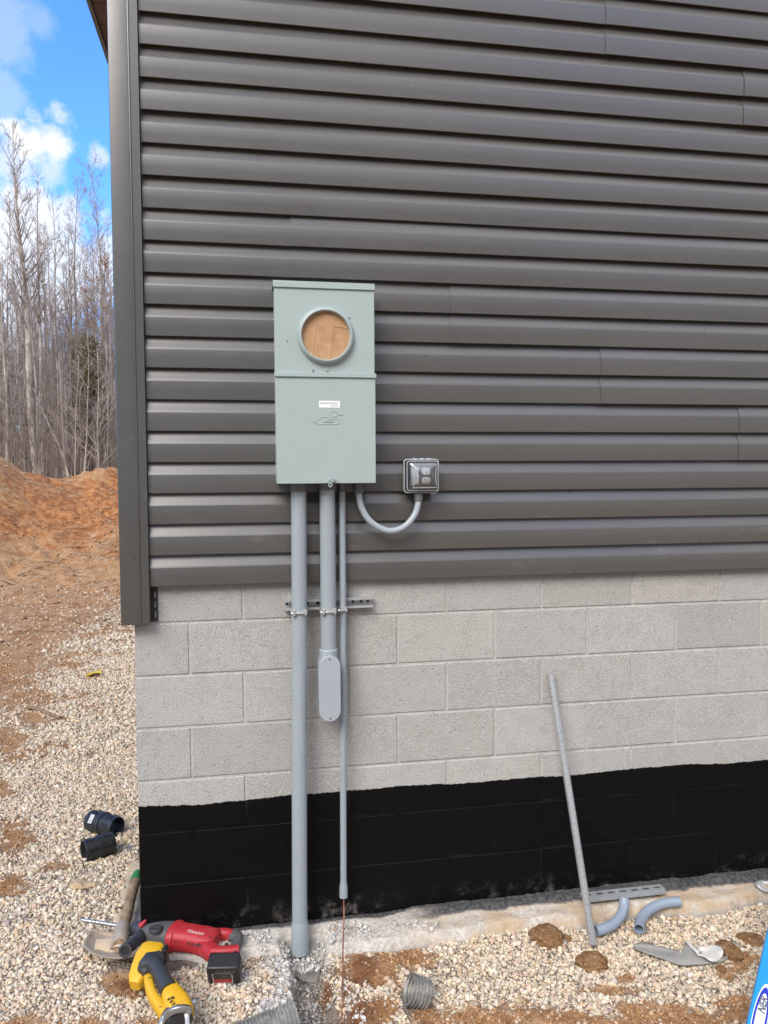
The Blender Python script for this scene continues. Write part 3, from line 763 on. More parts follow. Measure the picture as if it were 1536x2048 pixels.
# cardboard in the ring: fluted sheet with two creases
def cardboard():
    mb = MB(); rr = .0915; N_ = 70; rows = []
    M = FRONT(RX, MY+.004, RZc); tl = R_(7)
    idx = {}; V = []; F = []
    for i in range(N_+1):
        for j in range(N_+1):
            x = -rr+2*rr*i/N_; y = -rr+2*rr*j/N_
            q = math.hypot(x, y); mxx = max(abs(x), abs(y))
            if q > 1e-9: x, y = x*mxx/q, y*mxx/q
            u = x*math.cos(tl)+y*math.sin(tl)*-1; v = y
            z = .0022+.00035*math.cos(u/.0041*2*math.pi*.5)
            z += .0030*math.exp(-((u-.022-.10*0)/.0016)**2)+.0016*math.exp(-((u-.027)/.003)**2)
            z += .0016*math.exp(-((u+.040)/.0022)**2)*(1 if y < .05 else 0)
            if u > .028: z += .0026*math.exp(-((v-.034+.15*(u-.05))/.0018)**2)
            z += .0024*math.exp(-((v-.071-.5*u*u*20*0+ (u+.01)**2*7)/.0016)**2)*(1 if u < .022 else 0)
            z += .0018*math.sin(u*21+1)*math.sin(v*17)
            V.append(M @ Vector((x, y, z)))
    n = N_+1
    F = [(i*n+j, (i+1)*n+j, (i+1)*n+j+1, i*n+j+1) for i in range(N_) for j in range(N_)]
    mb.add(V, F)
    mm, nt, b = mat('cardboard'); k = NB(nt); p = k.pos()
    nz = k.noise(30, 5, .6, p); fl = k.noise(1.0, 3, .5, k.scale(p, (330, 20, 30)))
    c = k.mix(k.ss(nz, .3, .7), (.46, .275, .15, 1), (.56, .355, .21, 1)); X_ = k.xyz(p); wv = k.m('SINE', k.m('ADD', k.m('MULTIPLY', X_[0], 820.0), k.m('MULTIPLY', X_[2], -100.0)))
    c = k.mix(k.m('MULTIPLY', k.ss(wv, -.5, .9), .34), c, (.36, .20, .10, 1))
    nt.links.new(c, b.inputs['Base Color']); b.inputs['Roughness'].default_value = .85; b.inputs['Specular IOR Level'].default_value = .2
    mk('cardboard_disc', mb, mm, ringo, 0).data.polygons.foreach_set('use_smooth', [True]*len(F))
cardboard()
mb = MB(); mb.box(MX0+.002, MX1, MY, MY+.016, MZ0, MZM-.003); lowc = mk('lower_cover', mb, M_METER, meter, 30, .0018)
mb = MB(); mb.box(MX0-.002, MX1+.003, MY-.006, MY+.018, MZM-.003, MZM+.004); mb.box(MX0-.002, MX1+.003, MY-.0065, MY-.002, MZM-.012, MZM-.0025)
mk('cover_lip', mb, M_METER, meter, 30, .0012)
mb = MB(); mb.box(MX0-.003, MX1, MY-.001, -.02, MZ1-.004, MZ1); mb.box(MX0-.003, MX1, MY-.002, MY+.002, MZ1-.024, MZ1-.0035)
mk('rain_cap', mb, M_METER, meter, 30, .0012)
for x, z in ((.668, MZ1), (.735, MZ1)):
    mb = MB(); mb.lathe([(.0, .0), (.006, .0), (.006, .002), (.003, .0035), (0, .0036)], frame((x, MY+.03, z), (1, 0, 0), (0, 1, 0)), 14); mk('screw', mb, M_ZINC, meter, 40)
# little studs and screws on the upper cover
for px, py, r in ((625, 738, .0042), (654, 740, .0045), (574, 682, .0016), (699, 636, .0022)):
    p = W(px, py, MY+.003); mb = MB(); mb.lathe([(r, -.001), (r, .003), (r*.7, .005), (0, .0055)], FRONT(p.x, MY+.004, p.z), 14)
    if py == 738: mb.box(p.x-.002, p.x+.002, MY-.004, MY+.003, p.z-.007, p.z+.004)
    mk('screw', mb, M_ZINC if r > .003 else M_DARKHOLE, meter, 40)
# label
a, b_ = W(638, 801.5, MY), W(680, 815.5, MY); lc = (a+b_)/2; lw, lh = (b_.x-a.x), (a.z-b_.z)
mb = MB(); mb.box(a.x, b_.x, MY-.0006, MY+.0002, b_.z, a.z); lab = mk('label', mb, M_LABEL, lowc, 0)
me = text_mesh('MAIN SERVICE DISCONNECT', .0064, FRONT(lc.x-.001, MY-.0008, lc.z+.003) @ Matrix.Diagonal((.80, 1.25, 1, 1)), .0001); me.materials.clear(); me.materials.append(M_INK); mk_me('lettering', me, lowc, 0)
mb = MB(); 
for i in range(7): mb.box(lc.x+.004+i*.0037, lc.x+.0070+i*.0037-(.0008 if i % 2 else 0), MY-.0009, MY-.0004, lc.z-.0070, lc.z-.0050-(.0004 if i % 3 == 1 else 0))
mk('label_print', mb, M_INK, lowc, 0)
# pressed bird emblem: raised body and head outlines with lettering in the body
def E(px, py): # emblem spot in the photo's enlargement -> enclosure front
    return W(610+px*90/1536, 780+py*90/1536, MY)
body = [(250, 1075), (330, 1062), (420, 1010), (500, 950), (600, 912), (700, 912), (800, 945), (870, 985), (960, 985), (1030, 960), (1100, 995), (1160, 1060), (1140, 1130), (1080, 1162), (900, 1166), (700, 1166), (500, 1166), (420, 1130), (340, 1110), (250, 1075)]
head = [(940, 930), (880, 890), (830, 830), (850, 770), (920, 720), (1000, 705), (1060, 735), (1110, 800), (1180, 828), (1290, 832), (1180, 860), (1080, 875), (1000, 905), (940, 930)]
mb = MB()
for pl in (body, head):
    pts = [Vector((E(*q).x, MY+.0002, E(*q).z)) for q in pl]
    mb.sweep(bez(pts, 90), .0019, 8)
mk('embossed_bird', mb, M_METER, lowc, 60)
c = (E(520, 1080)+E(1080, 1080))/2
me = text_mesh('Midwest', .0105, FRONT(c.x, MY-.0006, E(800, 1085).z), .0010, .35); me.materials.clear(); me.materials.append(M_METER_RING); mk_me('embossed_lettering', me, lowc, 0)
# hasp at the bottom edge
def Hh(px, py): p = W(600+px*180/1536, 920+py*180/1536, MY-.004); return p
mb = MB()
o_ = Hh(545, 350)
mb.box(o_.x-.012, o_.x+.011, MY-.010, MY, o_.z-.004, o_.z+.004)
mb.sweep([(o_.x-.014, MY-.011, o_.z-.006), (o_.x-.010, MY-.011, o_.z+.004), (o_.x-.004, MY-.011, o_.z+.009), (o_.x+.004, MY-.011, o_.z+.009), (o_.x+.012, MY-.011, o_.z+.003), (o_.x+.020, MY-.011, o_.z-.001)], .0022, 8)
mb.box(o_.x-.022, o_.x+.004, MY-.013, MY+.01, o_.z-.0085, o_.z-.0055)
hp = mk('hasp', mb, M_METER_RING, meter, 40, .0008)
mb = MB(); mb.lathe([(.0042, -.0015), (.0078, -.0015), (.0082, 0), (.0078, .0018), (.0042, .0018), (.0042, -.0015)], FRONT(o_.x-.007, MY-.010, o_.z-.0165), 24); mk('seal_eye', mb, M_METER_RING, hp, 40)
mb = MB(); mb.lathe([(.0022, -.001), (.0052, -.001), (.0052, .0015), (.0022, .0015), (.0022, -.001)], FRONT(o_.x+.020, MY-.0115, o_.z-.001), 20); mk('seal_ring', mb, M_METER_RING, hp, 40)

# ------------------------------------------------------------------ conduits
def adapter(parent, x, y, r, z, zb):
    mb = MB(); mb.sweep([(x, y, z), (x, y, zb+.004), (x, y, zb)], [r*1.12, r*1.12, r*1.08], 32); return mk('adapter', mb, M_PVC_DK, parent, 40)
cy_ = -.086
big = thing('electrical_conduit', 'thick grey plastic conduit running from the meter enclosure down into the broken footing', 'conduit', (.605, cy_, -.07))
mb = MB(); mb.sweep([(.6205, cy_, 1.725), (.619, cy_, 1.45), (.615, cy_, 1.0), (.609, cy_, .5), (.6055, cy_, .10), (.6055, cy_, -.02)], .0295, 40); mk('pipe', mb, M_PVC, big, 50)
adapter(big, .6205, cy_, .0295, 1.75, 1.718)
mb = MB(); mb.hollow([(.6055, cy_, .052), (.6055, cy_, .040), (.6055, cy_, .028), (.6055, cy_, -.04), (.6055, cy_, -.075)], [.0305, .0322, .0340, .0340, .0338], .0300, 40); mk('coupling', mb, M_PVC, big, 50)
mid = thing('electrical_conduit', 'thick grey plastic conduit between the other two, ending in an oval fitting', 'conduit', (.7285, cy_, 1.1))
mb = MB(); mb.sweep([(.7285, cy_, 1.725), (.7285, cy_, 1.4), (.7275, cy_, 1.08)], .0298, 40); mk('pipe', mb, M_PVC, mid, 50)
adapter(mid, .7285, cy_, .0298, 1.75, 1.722)
thin = thing('electrical_conduit', 'thin grey plastic conduit with a flared end hanging above the footing', 'conduit', (.782, -.065, .11))
mb = MB(); mb.sweep([(.7885, -.066, 1.725), (.7875, -.066, 1.3), (.7835, -.062, .7), (.7805, -.060, .155)], .0127, 28); mk('pipe', mb, M_PVC, thin, 50)
adapter(thin, .7885, -.066, .0127, 1.75, 1.714)
mb = MB(); mb.hollow([(.7805, -.060, .175), (.7805, -.060, .164), (.7803, -.060, .150), (.7803, -.060, .113)], [.0130, .0145, .0165, .0165], .0122, 28); mk('bell_end', mb, M_PVC, thin, 50)
# conduit body (LB)
lb = thing('access_fitting', 'pale grey oval fitting with a screwed cover at the end of a thick conduit', 'conduit body', (.727, -.086, .84))
def stadium(w, z0, z1, n=16):
    r = w/2; return [(r*math.cos(math.pi*i/n), z1-r+r*math.sin(math.pi*i/n)) for i in range(n+1)]+[(r*math.cos(math.pi+math.pi*i/n), z0+r+r*math.sin(math.pi+math.pi*i/n)) for i in range(n+1)]
LX = .7268
M = FRONT(LX, 0, 0)
zt, zb = W(656, 1312, -.135).z, W(656, 1444, -.135).z
mb = MB(); mb.prism(stadium(.079, zb+.004, zt-.002), M, .045, .122)
mb.sweep([(LX, cy_, 1.112), (LX, cy_, 1.105), (LX, cy_, 1.03)], [.0355, .0345, .0345], 36); mb.sweep([(LX, -.045, zb+.045), (LX, .02, zb+.045)], .034, 32)
mk('housing', mb, M_LB, lb, 40, .004, 3)
mb = MB(); mb.prism(stadium(.0825, zb, zt), M, .122, .136); cov = mk('cover', mb, M_LB, lb, 40, .0025, 3)
for z in (zt-.013, zb+.013):
    mb = MB(); mb.lathe([(0, .0004), (.0042, .0004), (.0045, -.001)], FRONT(LX, -.1362, z), 16); sc = mk('screw', mb, M_BOLT, cov, 40)
    mb = MB(); mb.box(LX-.0035, LX+.0035, -.1370, -.1365, z-.0008, z+.0008); mk('screw_slot', mb, M_DARKHOLE, cov, 0)
mb = MB()
for i, (dx, dz, w) in enumerate([(-.006, .012, .010), (.006, .010, .010), (.0, .002, .018), (.004, -.008, .012), (.004, -.014, .010)]): mb.box(LX+dx-w/2, LX+dx+w/2, -.1366, -.1355, (zt+zb)/2+dz, (zt+zb)/2+dz+.0016)
mk('moulded_marks', mb, M_LB, cov, 0)

# strut channel on the blocks with its three straps
strut = thing('strut_channel', 'short zinc strut channel fixed across the blocks behind the three conduits', 'strut', (.74, -.02, 1.26))
def channel(mb, p, ax, out, up, L, w=.041, d=.040, t=.0026):
    "C-section along ax; open side faces out"
    ax, out, up = Vector(ax).normalized(), Vector(out).normalized(), Vector(up).normalized(); p = Vector(p)
    sec = [(0, -w/2), (d, -w/2), (d, -w/2+.0095), (d-.0075, -w/2+.0095), (d-.0075, -w/2+.0095-t), (d-t, -w/2+.0095-t), (d-t, -w/2+t), (t, -w/2+t), (t, w/2-t), (d-t, w/2-t), (d-t, w/2-.0095+t), (d-.0075, w/2-.0095+t), (d-.0075, w/2-.0095), (d, w/2-.0095), (d, w/2), (0, w/2)]
    n = len(sec); vs = [p+ax*s+out*a+up*b for s in (0, L) for a, b in sec]
    # caps as quads over the wall of the section
    fs = [(i, (i+1) % n, n+(i+1) % n, n+i) for i in range(n)]
    pairs = [(0, 1, 6, 7), (1, 2, 5, 6), (2, 3, 4, 5), (0, 7, 8, 15), (15, 8, 9, 14), (14, 9, 10, 13), (13, 10, 11, 12)]
    fs += [tuple(reversed(q)) for q in pairs]+[tuple(n+i for i in q) for q in pairs]
    mb.add(vs, fs)
mb = MB(); channel(mb, (.5635, -.0, 1.277), (1, 0, .004), (0, -1, 0), (0, 0, 1), .3465)
mk('channel', mb, M_ZINC, strut, 30)
for x in (.575, .655, .695, .835, .868, .895):
    mb = MB(); mb.lathe([(0, 0), (.0055, 0)], FRONT(x, -.0032, 1.277), 16); mk('slot', mb, M_DARKHOLE, strut, 0)
def strap(x, y, r, label):
    t = thing('pipe_strap', label, 'pipe strap', (x, y, 1.26))
    z = 1.262
    mb = MB(); pts = []
    for i in range(25):
        a = math.pi*(1.02*i/24-.01); pts.append((x+math.cos(a)*(r+.0012), y-math.sin(a)*(r+.0012)))
    pts = [(x+r+.0012, -.030)]+pts+[(x-r-.0012, -.030)]
    rows = [[(a, b, z-.0095) for a, b in pts], [(a, b, z+.0095) for a, b in pts], [(x+(a-x)*1.05, b-(.0016 if i not in (0, len(pts)-1) else 0), z+.0095) for i, (a, b) in enumerate(pts)], [(x+(a-x)*1.05, b-(.0016 if i not in (0, len(pts)-1) else 0), z-.0095) for i, (a, b) in enumerate(pts)]]
    mb.grid(rows+[rows[0]]); mk('band', mb, M_ZINC, t, 40)
    mb = MB(); s_ = min(1, r/.0295)
    e = r*.72; yy = y-r*.72-.010
    for sx in (-1, 1):
        mb = MB(); mb.box(x+sx*e-.004*s_, x+sx*e+.004*s_, yy-.008, yy+.012, z-.011, z+.010); mk('ear', mb, M_ZINC, t, 30, .001)
    mb = MB(); mb.sweep([(x-e-.008, yy-.004, z-.003), (x+e+.006, yy-.004, z-.003)], .0032, 12); mb.sweep([(x-e-.012, yy-.004, z-.003), (x-e-.006, yy-.004, z-.003)], .0062, 6)
    mk('bolt', mb, M_BOLT, t, 40)
strap(.6177, cy_, .0295, 'zinc strap holding the leftmost thick conduit to the strut channel')
strap(.7283, cy_, .0298, 'zinc strap holding the thick conduit above the oval fitting')
strap(.7872, -.0655, .0128, 'small zinc strap holding the thin conduit to the strut channel')

# copper earth wire
wp = [(.7803, -.060, .17), (.7803, -.060, .11), (.7785, -.085, .055)]
for px, py, dz in ((686.5, 1872, .010), (686, 1900, .016), (685.5, 1930, .014), (685, 1960, .012), (684, 2000, .012), (683, 2047, .012), (682, 2110, .012)):
    q = G(px, py, -.03)
    for _ in range(6):
        zz_ = max(float(ground_z(np.array([q.x]), np.array([q.y]))[0]), 0.004 if q.y > -.17 else -9)+dz; q = G(px, py, zz_)
    wp.append(tuple(q))
mb = MB(); mb.sweep(bez(wp, 72), .0027, 10)
tag(mk('copper_wire', mb, M_COPPER, None, 60), 'bare copper earth wire coming out of the thin conduit', 'wire')

# ------------------------------------------------------------------ outdoor outlet
ox0, ox1, oz0, oz1 = 1.0275, 1.1655, 1.7085, 1.8385
ol = thing('outdoor_outlet', 'grey weatherproof outlet box with a clear bubble cover on the siding', 'outlet', ((ox0+ox1)/2, -.03, oz0))
mb = MB(); mb.box(ox0+.006, ox1-.008, -.076, -.020, oz0+.006, oz1-.006); mk('box', mb, M_OUTLETBOX, ol, 30, .004, 3)
mb = MB(); mb.box(ox0+.004, ox1-.004, -.082, -.0765, oz0+.004, oz1-.004); plate = mk('faceplate', mb, M_OUTPLATE, ol, 30, .003)
xc = (ox0+ox1)/2
mb = MB(); mb.box(xc-.041, xc-.010, -.0885, -.0825, oz0+.030, oz0+.098); mk('switch', mb, M_WHITE, plate, 30, .003, 3)
mb = MB(); mb.box(xc-.031, xc-.020, -.0915, -.0887, oz0+.050, oz0+.078); mk('switch_rocker', mb, M_WHITE, plate, 30, .0015)
for z in (oz0+.047, oz0+.083):
    mb = MB(); pl = []
    for i in range(28):
        a = 2*math.pi*i/28; pl.append((.0175*math.cos(a), max(-.0138, min(.0138, .0175*math.sin(a)))))
    mb.prism(pl, FRONT(xc+.019, -.0825, z), 0, .006); rc = mk('receptacle', mb, M_WHITE, plate, 40, .0012)
    mb = MB()
    for dx in (-.006, .006): mb.box(xc+.019+dx-.0009, xc+.019+dx+.0009, -.0893, -.0888, z+.001, z+.008)
    mb.lathe([(0, 0), (.0026, 0)], FRONT(xc+.019, -.0891, z-.006), 12); mk('receptacle_slots', mb, M_DARKHOLE, plate, 0)
def m_clear(name, f0, tintc=(.9, .93, .95)):
    mm, nt, b = mat(name); N = nt.nodes
    tr = N.new('ShaderNodeBsdfTransparent'); tr.inputs[0].default_value = (*tintc, 1)
    gl = N.new('ShaderNodeBsdfGlossy'); gl.inputs['Roughness'].default_value = .28
    lw = N.new('ShaderNodeLayerWeight'); lw.inputs[0].default_value = f0
    ad = N.new('ShaderNodeMath'); ad.inputs[1].default_value = .24; nt.links.new(lw.outputs['Fresnel'], ad.inputs[0])
    mx = N.new('ShaderNodeMixShader'); nt.links.new(ad.outputs[0], mx.inputs[0]); nt.links.new(tr.outputs[0], mx.inputs[1]); nt.links.new(gl.outputs[0], mx.inputs[2])
    nt.links.new(mx.outputs[0], N['Material Output'].inputs['Surface']); return mm
M_CLEAR = m_clear('clear_plastic', .35)
M_FROST = painted('clear_plastic_rim', (.42, .45, .47), .16, .06, spec=.8)
def rrect(x0, x1, z0, z1, r, n=6):
    out = []
    for cx_, cz_, a0 in ((x1-r, z1-r, 0), (x0+r, z1-r, 90), (x0+r, z0+r, 180), (x1-r, z0+r, 270)):
        out += [(cx_+r*math.cos(R_(a0+90*i/n)), cz_+r*math.sin(R_(a0+90*i/n))) for i in range(n+1)]
    return out
def loop(mb, pts, y, r):
    P_ = [Vector((x, y, z)) for x, z in pts]; P_ = P_+[P_[0]]
    mb.sweep(P_, r, 8, False, up=(0, 1, 0))
mb = MB()
o1 = rrect(ox0+.006, ox1-.006, oz0+.006, oz1-.006, .010); o2 = rrect(ox0+.012, ox1-.012, oz0+.012, oz1-.010, .010); o3 = rrect(ox0+.030, ox1-.013, oz0+.020, oz1-.016, .006)
layers = [(o1, -.084), (o2, -.118), ]
n = len(o1)
vs = [(x, -.084, z) for x, z in o1]+[(x, -.112, z) for x, z in o2]+[(x, -.122, z) for x, z in rrect(ox0+.020, ox1-.016, oz0+.022, oz1-.018, .010)]
cxx, czz = xc, (oz0+oz1)/2
mb.add(vs+[(cxx, -.131, czz)], [(i, (i+1) % n, n+(i+1) % n, n+i) for i in range(n)]+[(n+i, n+(i+1) % n, 2*n+(i+1) % n, 2*n+i) for i in range(n)]+[(2*n+i, 2*n+(i+1) % n, 3*n) for i in range(n)])
cvr = mk('clear_cover', mb, M_CLEAR, ol, 50)
mb = MB(); loop(mb, rrect(ox0+.001, ox1-.001, oz0+.001, oz1-.001, .012), -.085, .0026); loop(mb, rrect(ox0+.008, ox1-.008, oz0+.008, oz1-.008, .010), -.108, .0018)
loop(mb, [(x+ .010*(1-((z-czz)/.05)**2)*(1 if x < xc else -.7), z) for x, z in [(ox0+.026, oz0+.020+i*.0095) for i in range(10)]+[(ox1-.014, oz0+.020+(9-i)*.0095) for i in range(10)]], -.124, .0012)
mk('cover_rim', mb, M_FROST, cvr, 60)
for dx in (-.028, 0, .026):
    mb = MB(); mb.sweep([(xc+dx-.009, -.092, oz1-.001), (xc+dx+.009, -.092, oz1-.001)], .0048, 12); mk('hinge', mb, M_FROST, cvr, 40)
mb = MB(); mb.sweep([(xc+.035, -.090, oz0-.004), (xc+.052, -.090, oz0-.004)], .0032, 10); mk('latch', mb, M_FROST, cvr, 40)
# flexible conduit to it
fx = thing('flexible_conduit', 'ribbed grey flexible conduit looping from the meter enclosure to the outlet', 'conduit', (.95, -.07, 1.55))
A_, B_ = W(717.5, 985, -.085), W(837, 1001, -.080)
path = bez([(A_.x, -.082, 1.725), (A_.x+.001, -.083, A_.z-.01), W(724, 1017, -.088), W(742, 1044, -.092), W(775, 1061.5, -.094), W(806, 1055, -.092), W(828, 1032, -.086), W(836, 1008, -.080), (B_.x+.001, -.074, 1.70)], 8*26)
m_ = len(path); rads = []
for i in range(m_):
    amp = .00075*max(.12, 1-i/(m_*.55)) if i > 12 else .0002
    rads.append(.0122+amp*math.sin(i*2.1))
mb = MB(); mb.sweep(path, rads, 20); mk('hose', mb, M_FLEX, fx, 80)
mb = MB(); mb.sweep([(A_.x, -.082, 1.75), (A_.x, -.082, 1.728), (A_.x, -.082, 1.7275), (A_.x, -.082, 1.708)], [.0145, .0145, .0180, .0170], 8); mk('connector', mb, M_PVC_DK, fx, 30, .001)
mb = MB(); mb.sweep([(B_.x-.001, -.060, 1.716), (B_.x, -.076, 1.703), (B_.x, -.076, 1.7025), (B_.x, -.078, 1.676)], [.0150, .0150, .0185, .0175], 8); mk('connector', mb, M_PVC_DK, fx, 30, .001)

# ------------------------------------------------------------------ loose material by the wall, right side
zb_ = -.045
p0 = G(1186, 1888, zb_+.012); p1 = Vector((1.660, -.0155, .945))
d_ = (p1-p0).normalized(); mb = MB(); mb.hollow([p0, p0.lerp(p1, .5), p1], .0147, .0128, 28)
tag(mk('steel_tube', mb, M_EMT, None, 50), 'galvanised steel tube leaning against the block wall', 'tube')
# slotted strut lying on the footing
st2 = thing('strut_channel', 'slotted zinc strut channel lying on the footing behind the leaning tube', 'strut', (1.96, -.1, 0))
zz = .012
a, b_ = G(1168, 1806, zz), G(1331, 1788, zz); ax = (b_-a).normalized(); L_ = (b_-a).length; nrm = Vector((0, 0, 1)).cross(ax)
mb = MB(); t = .0025; w, h = .041, .021
def CH(s, q, z): return a+ax*s+nrm*q+Vector((0, 0, z))
M4 = Matrix.Identity(4)
for i in range(3): M4[i][0], M4[i][1], M4[i][2], M4[i][3] = ax[i], nrm[i], (0, 0, 1)[i], a[i]
mb.box(0, L_, 0, t, 0, h, M4); mb.box(0, L_, w-t, w, 0, h, M4)
nsl = 7; pitch = L_/nsl; sw = .029; wv = .014
mb.box(0, L_, t, (w-wv)/2, h-t, h, M4); mb.box(0, L_, (w+wv)/2, w-t, h-t, h, M4)
for i in range(nsl+1):
    x0 = 0 if i == 0 else i*pitch-(pitch-sw)/2; x1 = L_ if i == nsl else i*pitch+(pitch-sw)/2
    mb.box(x0, x1, (w-wv)/2, (w+wv)/2, h-t-.0001, h-.0001, M4)
mk('channel', mb, M_ZINC, st2, 30)
for i in range(1): 
    mb = MB(); mb.box(.002, L_-.002, t+.001, w-t-.001, .0005, .0025, M4); mk('channel_inside', mb, M_DARKHOLE, st2, 0)
def elbow(pix, zs_, label):
    pts = bez([G(px, py, z) for (px, py), z in zip(pix, zs_)], 36); mb = MB(); mb.hollow(pts, .0200, .0165, 28)
    tag(mk('conduit_elbow', mb, M_BLUEPVC, None, 50), label, 'elbow', 'bent conduit offcuts on the gravel')
elbow([(1191, 1862), (1210, 1857), (1229, 1846), (1243, 1829), (1248, 1812), (1248, 1797)], [-.022, -.022, -.020, -.010, .008, .030], 'grey conduit elbow propped on the slotted strut beside the leaning tube')
elbow([(1278, 1858), (1281, 1842), (1291, 1826), (1308, 1814), (1332, 1806), (1360, 1803)], [-.022, -.022, -.018, -.012, -.004, .002], 'grey conduit elbow lying alone on the gravel, open end towards the viewer')

# dirt clods
def clod(px, py, rx, ry, h, label, seed, extra=()):
    r = np.random.default_rng(seed); mb = MB()
    bm = bmesh.new(); bmesh.ops.create_icosphere(bm, subdivisions=5, radius=1)
    c = G(px, py, -.05); ex = abs(G(px+rx, py, -.05).x-c.x); ey = abs(G(px, py-ry, -.05).y-c.y)
    vs = []
    for v in bm.verts:
        x, y, z = v.co
        n = 1+.40*(fbm(np.array([x*1.3+seed]), np.array([y*1.3+z*1.7]), 1.6, 4, seed)[0]-.5)*2*.6+.16*(fbm(np.array([x*5+z*3]), np.array([y*5-z*2+seed]), 1.5, 3, seed+5)[0]-.5)
        vs.append((c.x+x*n*ex, c.y+y*n*ey, -.050+max(-.4, z)*n*h))
    fs = [[q.index for q in f.verts] for f in bm.faces]; bm.free(); mb.add(vs, fs)
    tag(mk('dirt_clod', mb, M_CLOD, None, 60), label, 'dirt clod', 'clods of red clay on the gravel')
mm, nt, b = mat('clay_clod'); k = NB(nt); p = k.pos(); n1 = k.noise(40, 6, .7, p); n2 = k.noise(160, 4, .6, p)
c = k.mix(k.ss(n1, .35, .65), (.25, .125, .055, 1), (.42, .25, .125, 1)); c = k.mix(k.ss(k.vor(70, p), .20, .12), c, (.62, .52, .40, 1))
nt.links.new(c, b.inputs['Base Color']); b.inputs['Roughness'].default_value = .95; b.inputs['Specular IOR Level'].default_value = .1
k.bump(k.m('ADD', n1, n2), .9, .012, b); M_CLOD = mm
clod(1094, 1877, 33, 24, .045, 'round lump of red clay left of the foot of the leaning tube', 11)
clod(1185, 1926, 34, 18, .032, 'flat lump of red clay in front of the foot of the leaning tube', 12)
clod(1134, 1879, 10, 8, .016, 'small crumb of clay touching the round clay lump', 13)
clod(1458, 1902, 22, 22, .022, 'stony clay lump left of the blue ladder, lower of two', 14)
clod(1500, 1880, 26, 14, .022, 'stony clay lump touching the blue ladder, upper of two', 15)
clod(1443, 1938, 8, 6, .012, 'small clay crumb below the torn bag', 16)

# torn cement bag half buried: grey sheet with a white flap
def sheet(pts_top, pts_bot, zfun, n=28, mrows=10):
    T_ = bez([Vector((x, y, 0)) for x, y in pts_top], n); B2 = bez([Vector((x, y, 0)) for x, y in pts_bot], n); rows = []
    kk = min(len(T_), len(B2))
    for j in range(mrows+1):
        t = j/mrows; rows.append([tuple(G(*(T_[int(i*(len(T_)-1)/(kk-1))].lerp(B2[int(i*(len(B2)-1)/(kk-1))], t)).xy, zfun(i/(kk-1), t))) for i in range(kk)])
    return rows
bag = thing('torn_bag', 'torn grey paper bag with a white flap lying on the gravel', 'bag', tuple(G(1350, 1915, -.05)))
wob = lambda u, t, s: .006*math.sin(u*17+s)+.005*math.sin(t*7+u*9+s)
mb = MB(); mb.grid(sheet([(1268, 1888), (1290, 1886), (1320, 1893), (1345, 1898), (1362, 1905), (1372, 1882), (1385, 1896), (1405, 1914), (1440, 1920)], [(1266, 1896), (1295, 1907), (1330, 1919), (1360, 1930), (1390, 1929), (1430, 1926), (1445, 1922), (1452, 1918), (1458, 1908)], lambda u, t: -.037+wob(u, t, 0)*.5+.008*math.exp(-((u-.62)/.16)**2)*(1-t)))
M_BAG = painted('bag_grey', (.31, .30, .275), .95, .35, bump=.4, bscale=60, dirt=.8, dirtcol=(.42, .36, .20)); M_BAGW = painted('bag_white', (.66, .64, .59), .7, .1, dirt=.3)
s1 = mk('sheet', mb, M_BAG, bag, 60); sm_ = s1.modifiers.new('thick', 'SOLIDIFY'); sm_.thickness = .0012
mb = MB(); mb.grid(sheet([(1371, 1881), (1380, 1884), (1388, 1893), (1396, 1899), (1399, 1892), (1412, 1893), (1424, 1889), (1440, 1893), (1446, 1900)], [(1373, 1884), (1382, 1897), (1390, 1903), (1396, 1911), (1408, 1914), (1420, 1922), (1434, 1923), (1443, 1915), (1447, 1906)], lambda u, t: -.027+wob(u, t, 3)*.6+.006*math.exp(-((u-.1)/.2)**2)))
s2 = mk('white_flap', mb, M_BAGW, bag, 60); sm_ = s2.modifiers.new('thick', 'SOLIDIFY'); sm_.thickness = .0012
# scrap of clear sheeting at the right edge
mb = MB(); mb.grid(sheet([(1510, 1764), (1520, 1760), (1530, 1762), (1548, 1764), (1562, 1760)], [(1511, 1772), (1520, 1778), (1532, 1783), (1550, 1782), (1565, 1778)], lambda u, t: -.005+.012*math.sin(u*9)*math.sin(t*3.1)+.006, 20, 8))
o = mk('plastic_scrap', mb, M_PLASTICBAG, None, 60); sm_ = o.modifiers.new('thick', 'SOLIDIFY'); sm_.thickness = .0008
tag(o, 'crumpled scrap of clear plastic on the footing at the right edge', 'plastic scrap')
for q, (px, py, sz, lb_) in enumerate([(1148, 1838, 9, 'small sliver of zinc sheet standing in the gravel near the tube'), (1132, 1841, 7, 'curled metal shaving left of the zinc sliver')]):
    c = G(px, py, -.04); mb = MB(); M = frame(c, (1, .3, .5), (-.2, .2, 1)); mb.box(-.006, .006, -.018, .018, -.0008, .0008, M)
    tag(mk('metal_sliver', mb, M_ZINC, None, 0, .0005), lb_, 'metal scrap', 'metal scraps')

# ladder: blue fibreglass rail at the right edge
lad = thing('ladder', 'blue fibreglass ladder rail with an oval label at the right edge', 'ladder', tuple(G(1530, 2047, -.05)))
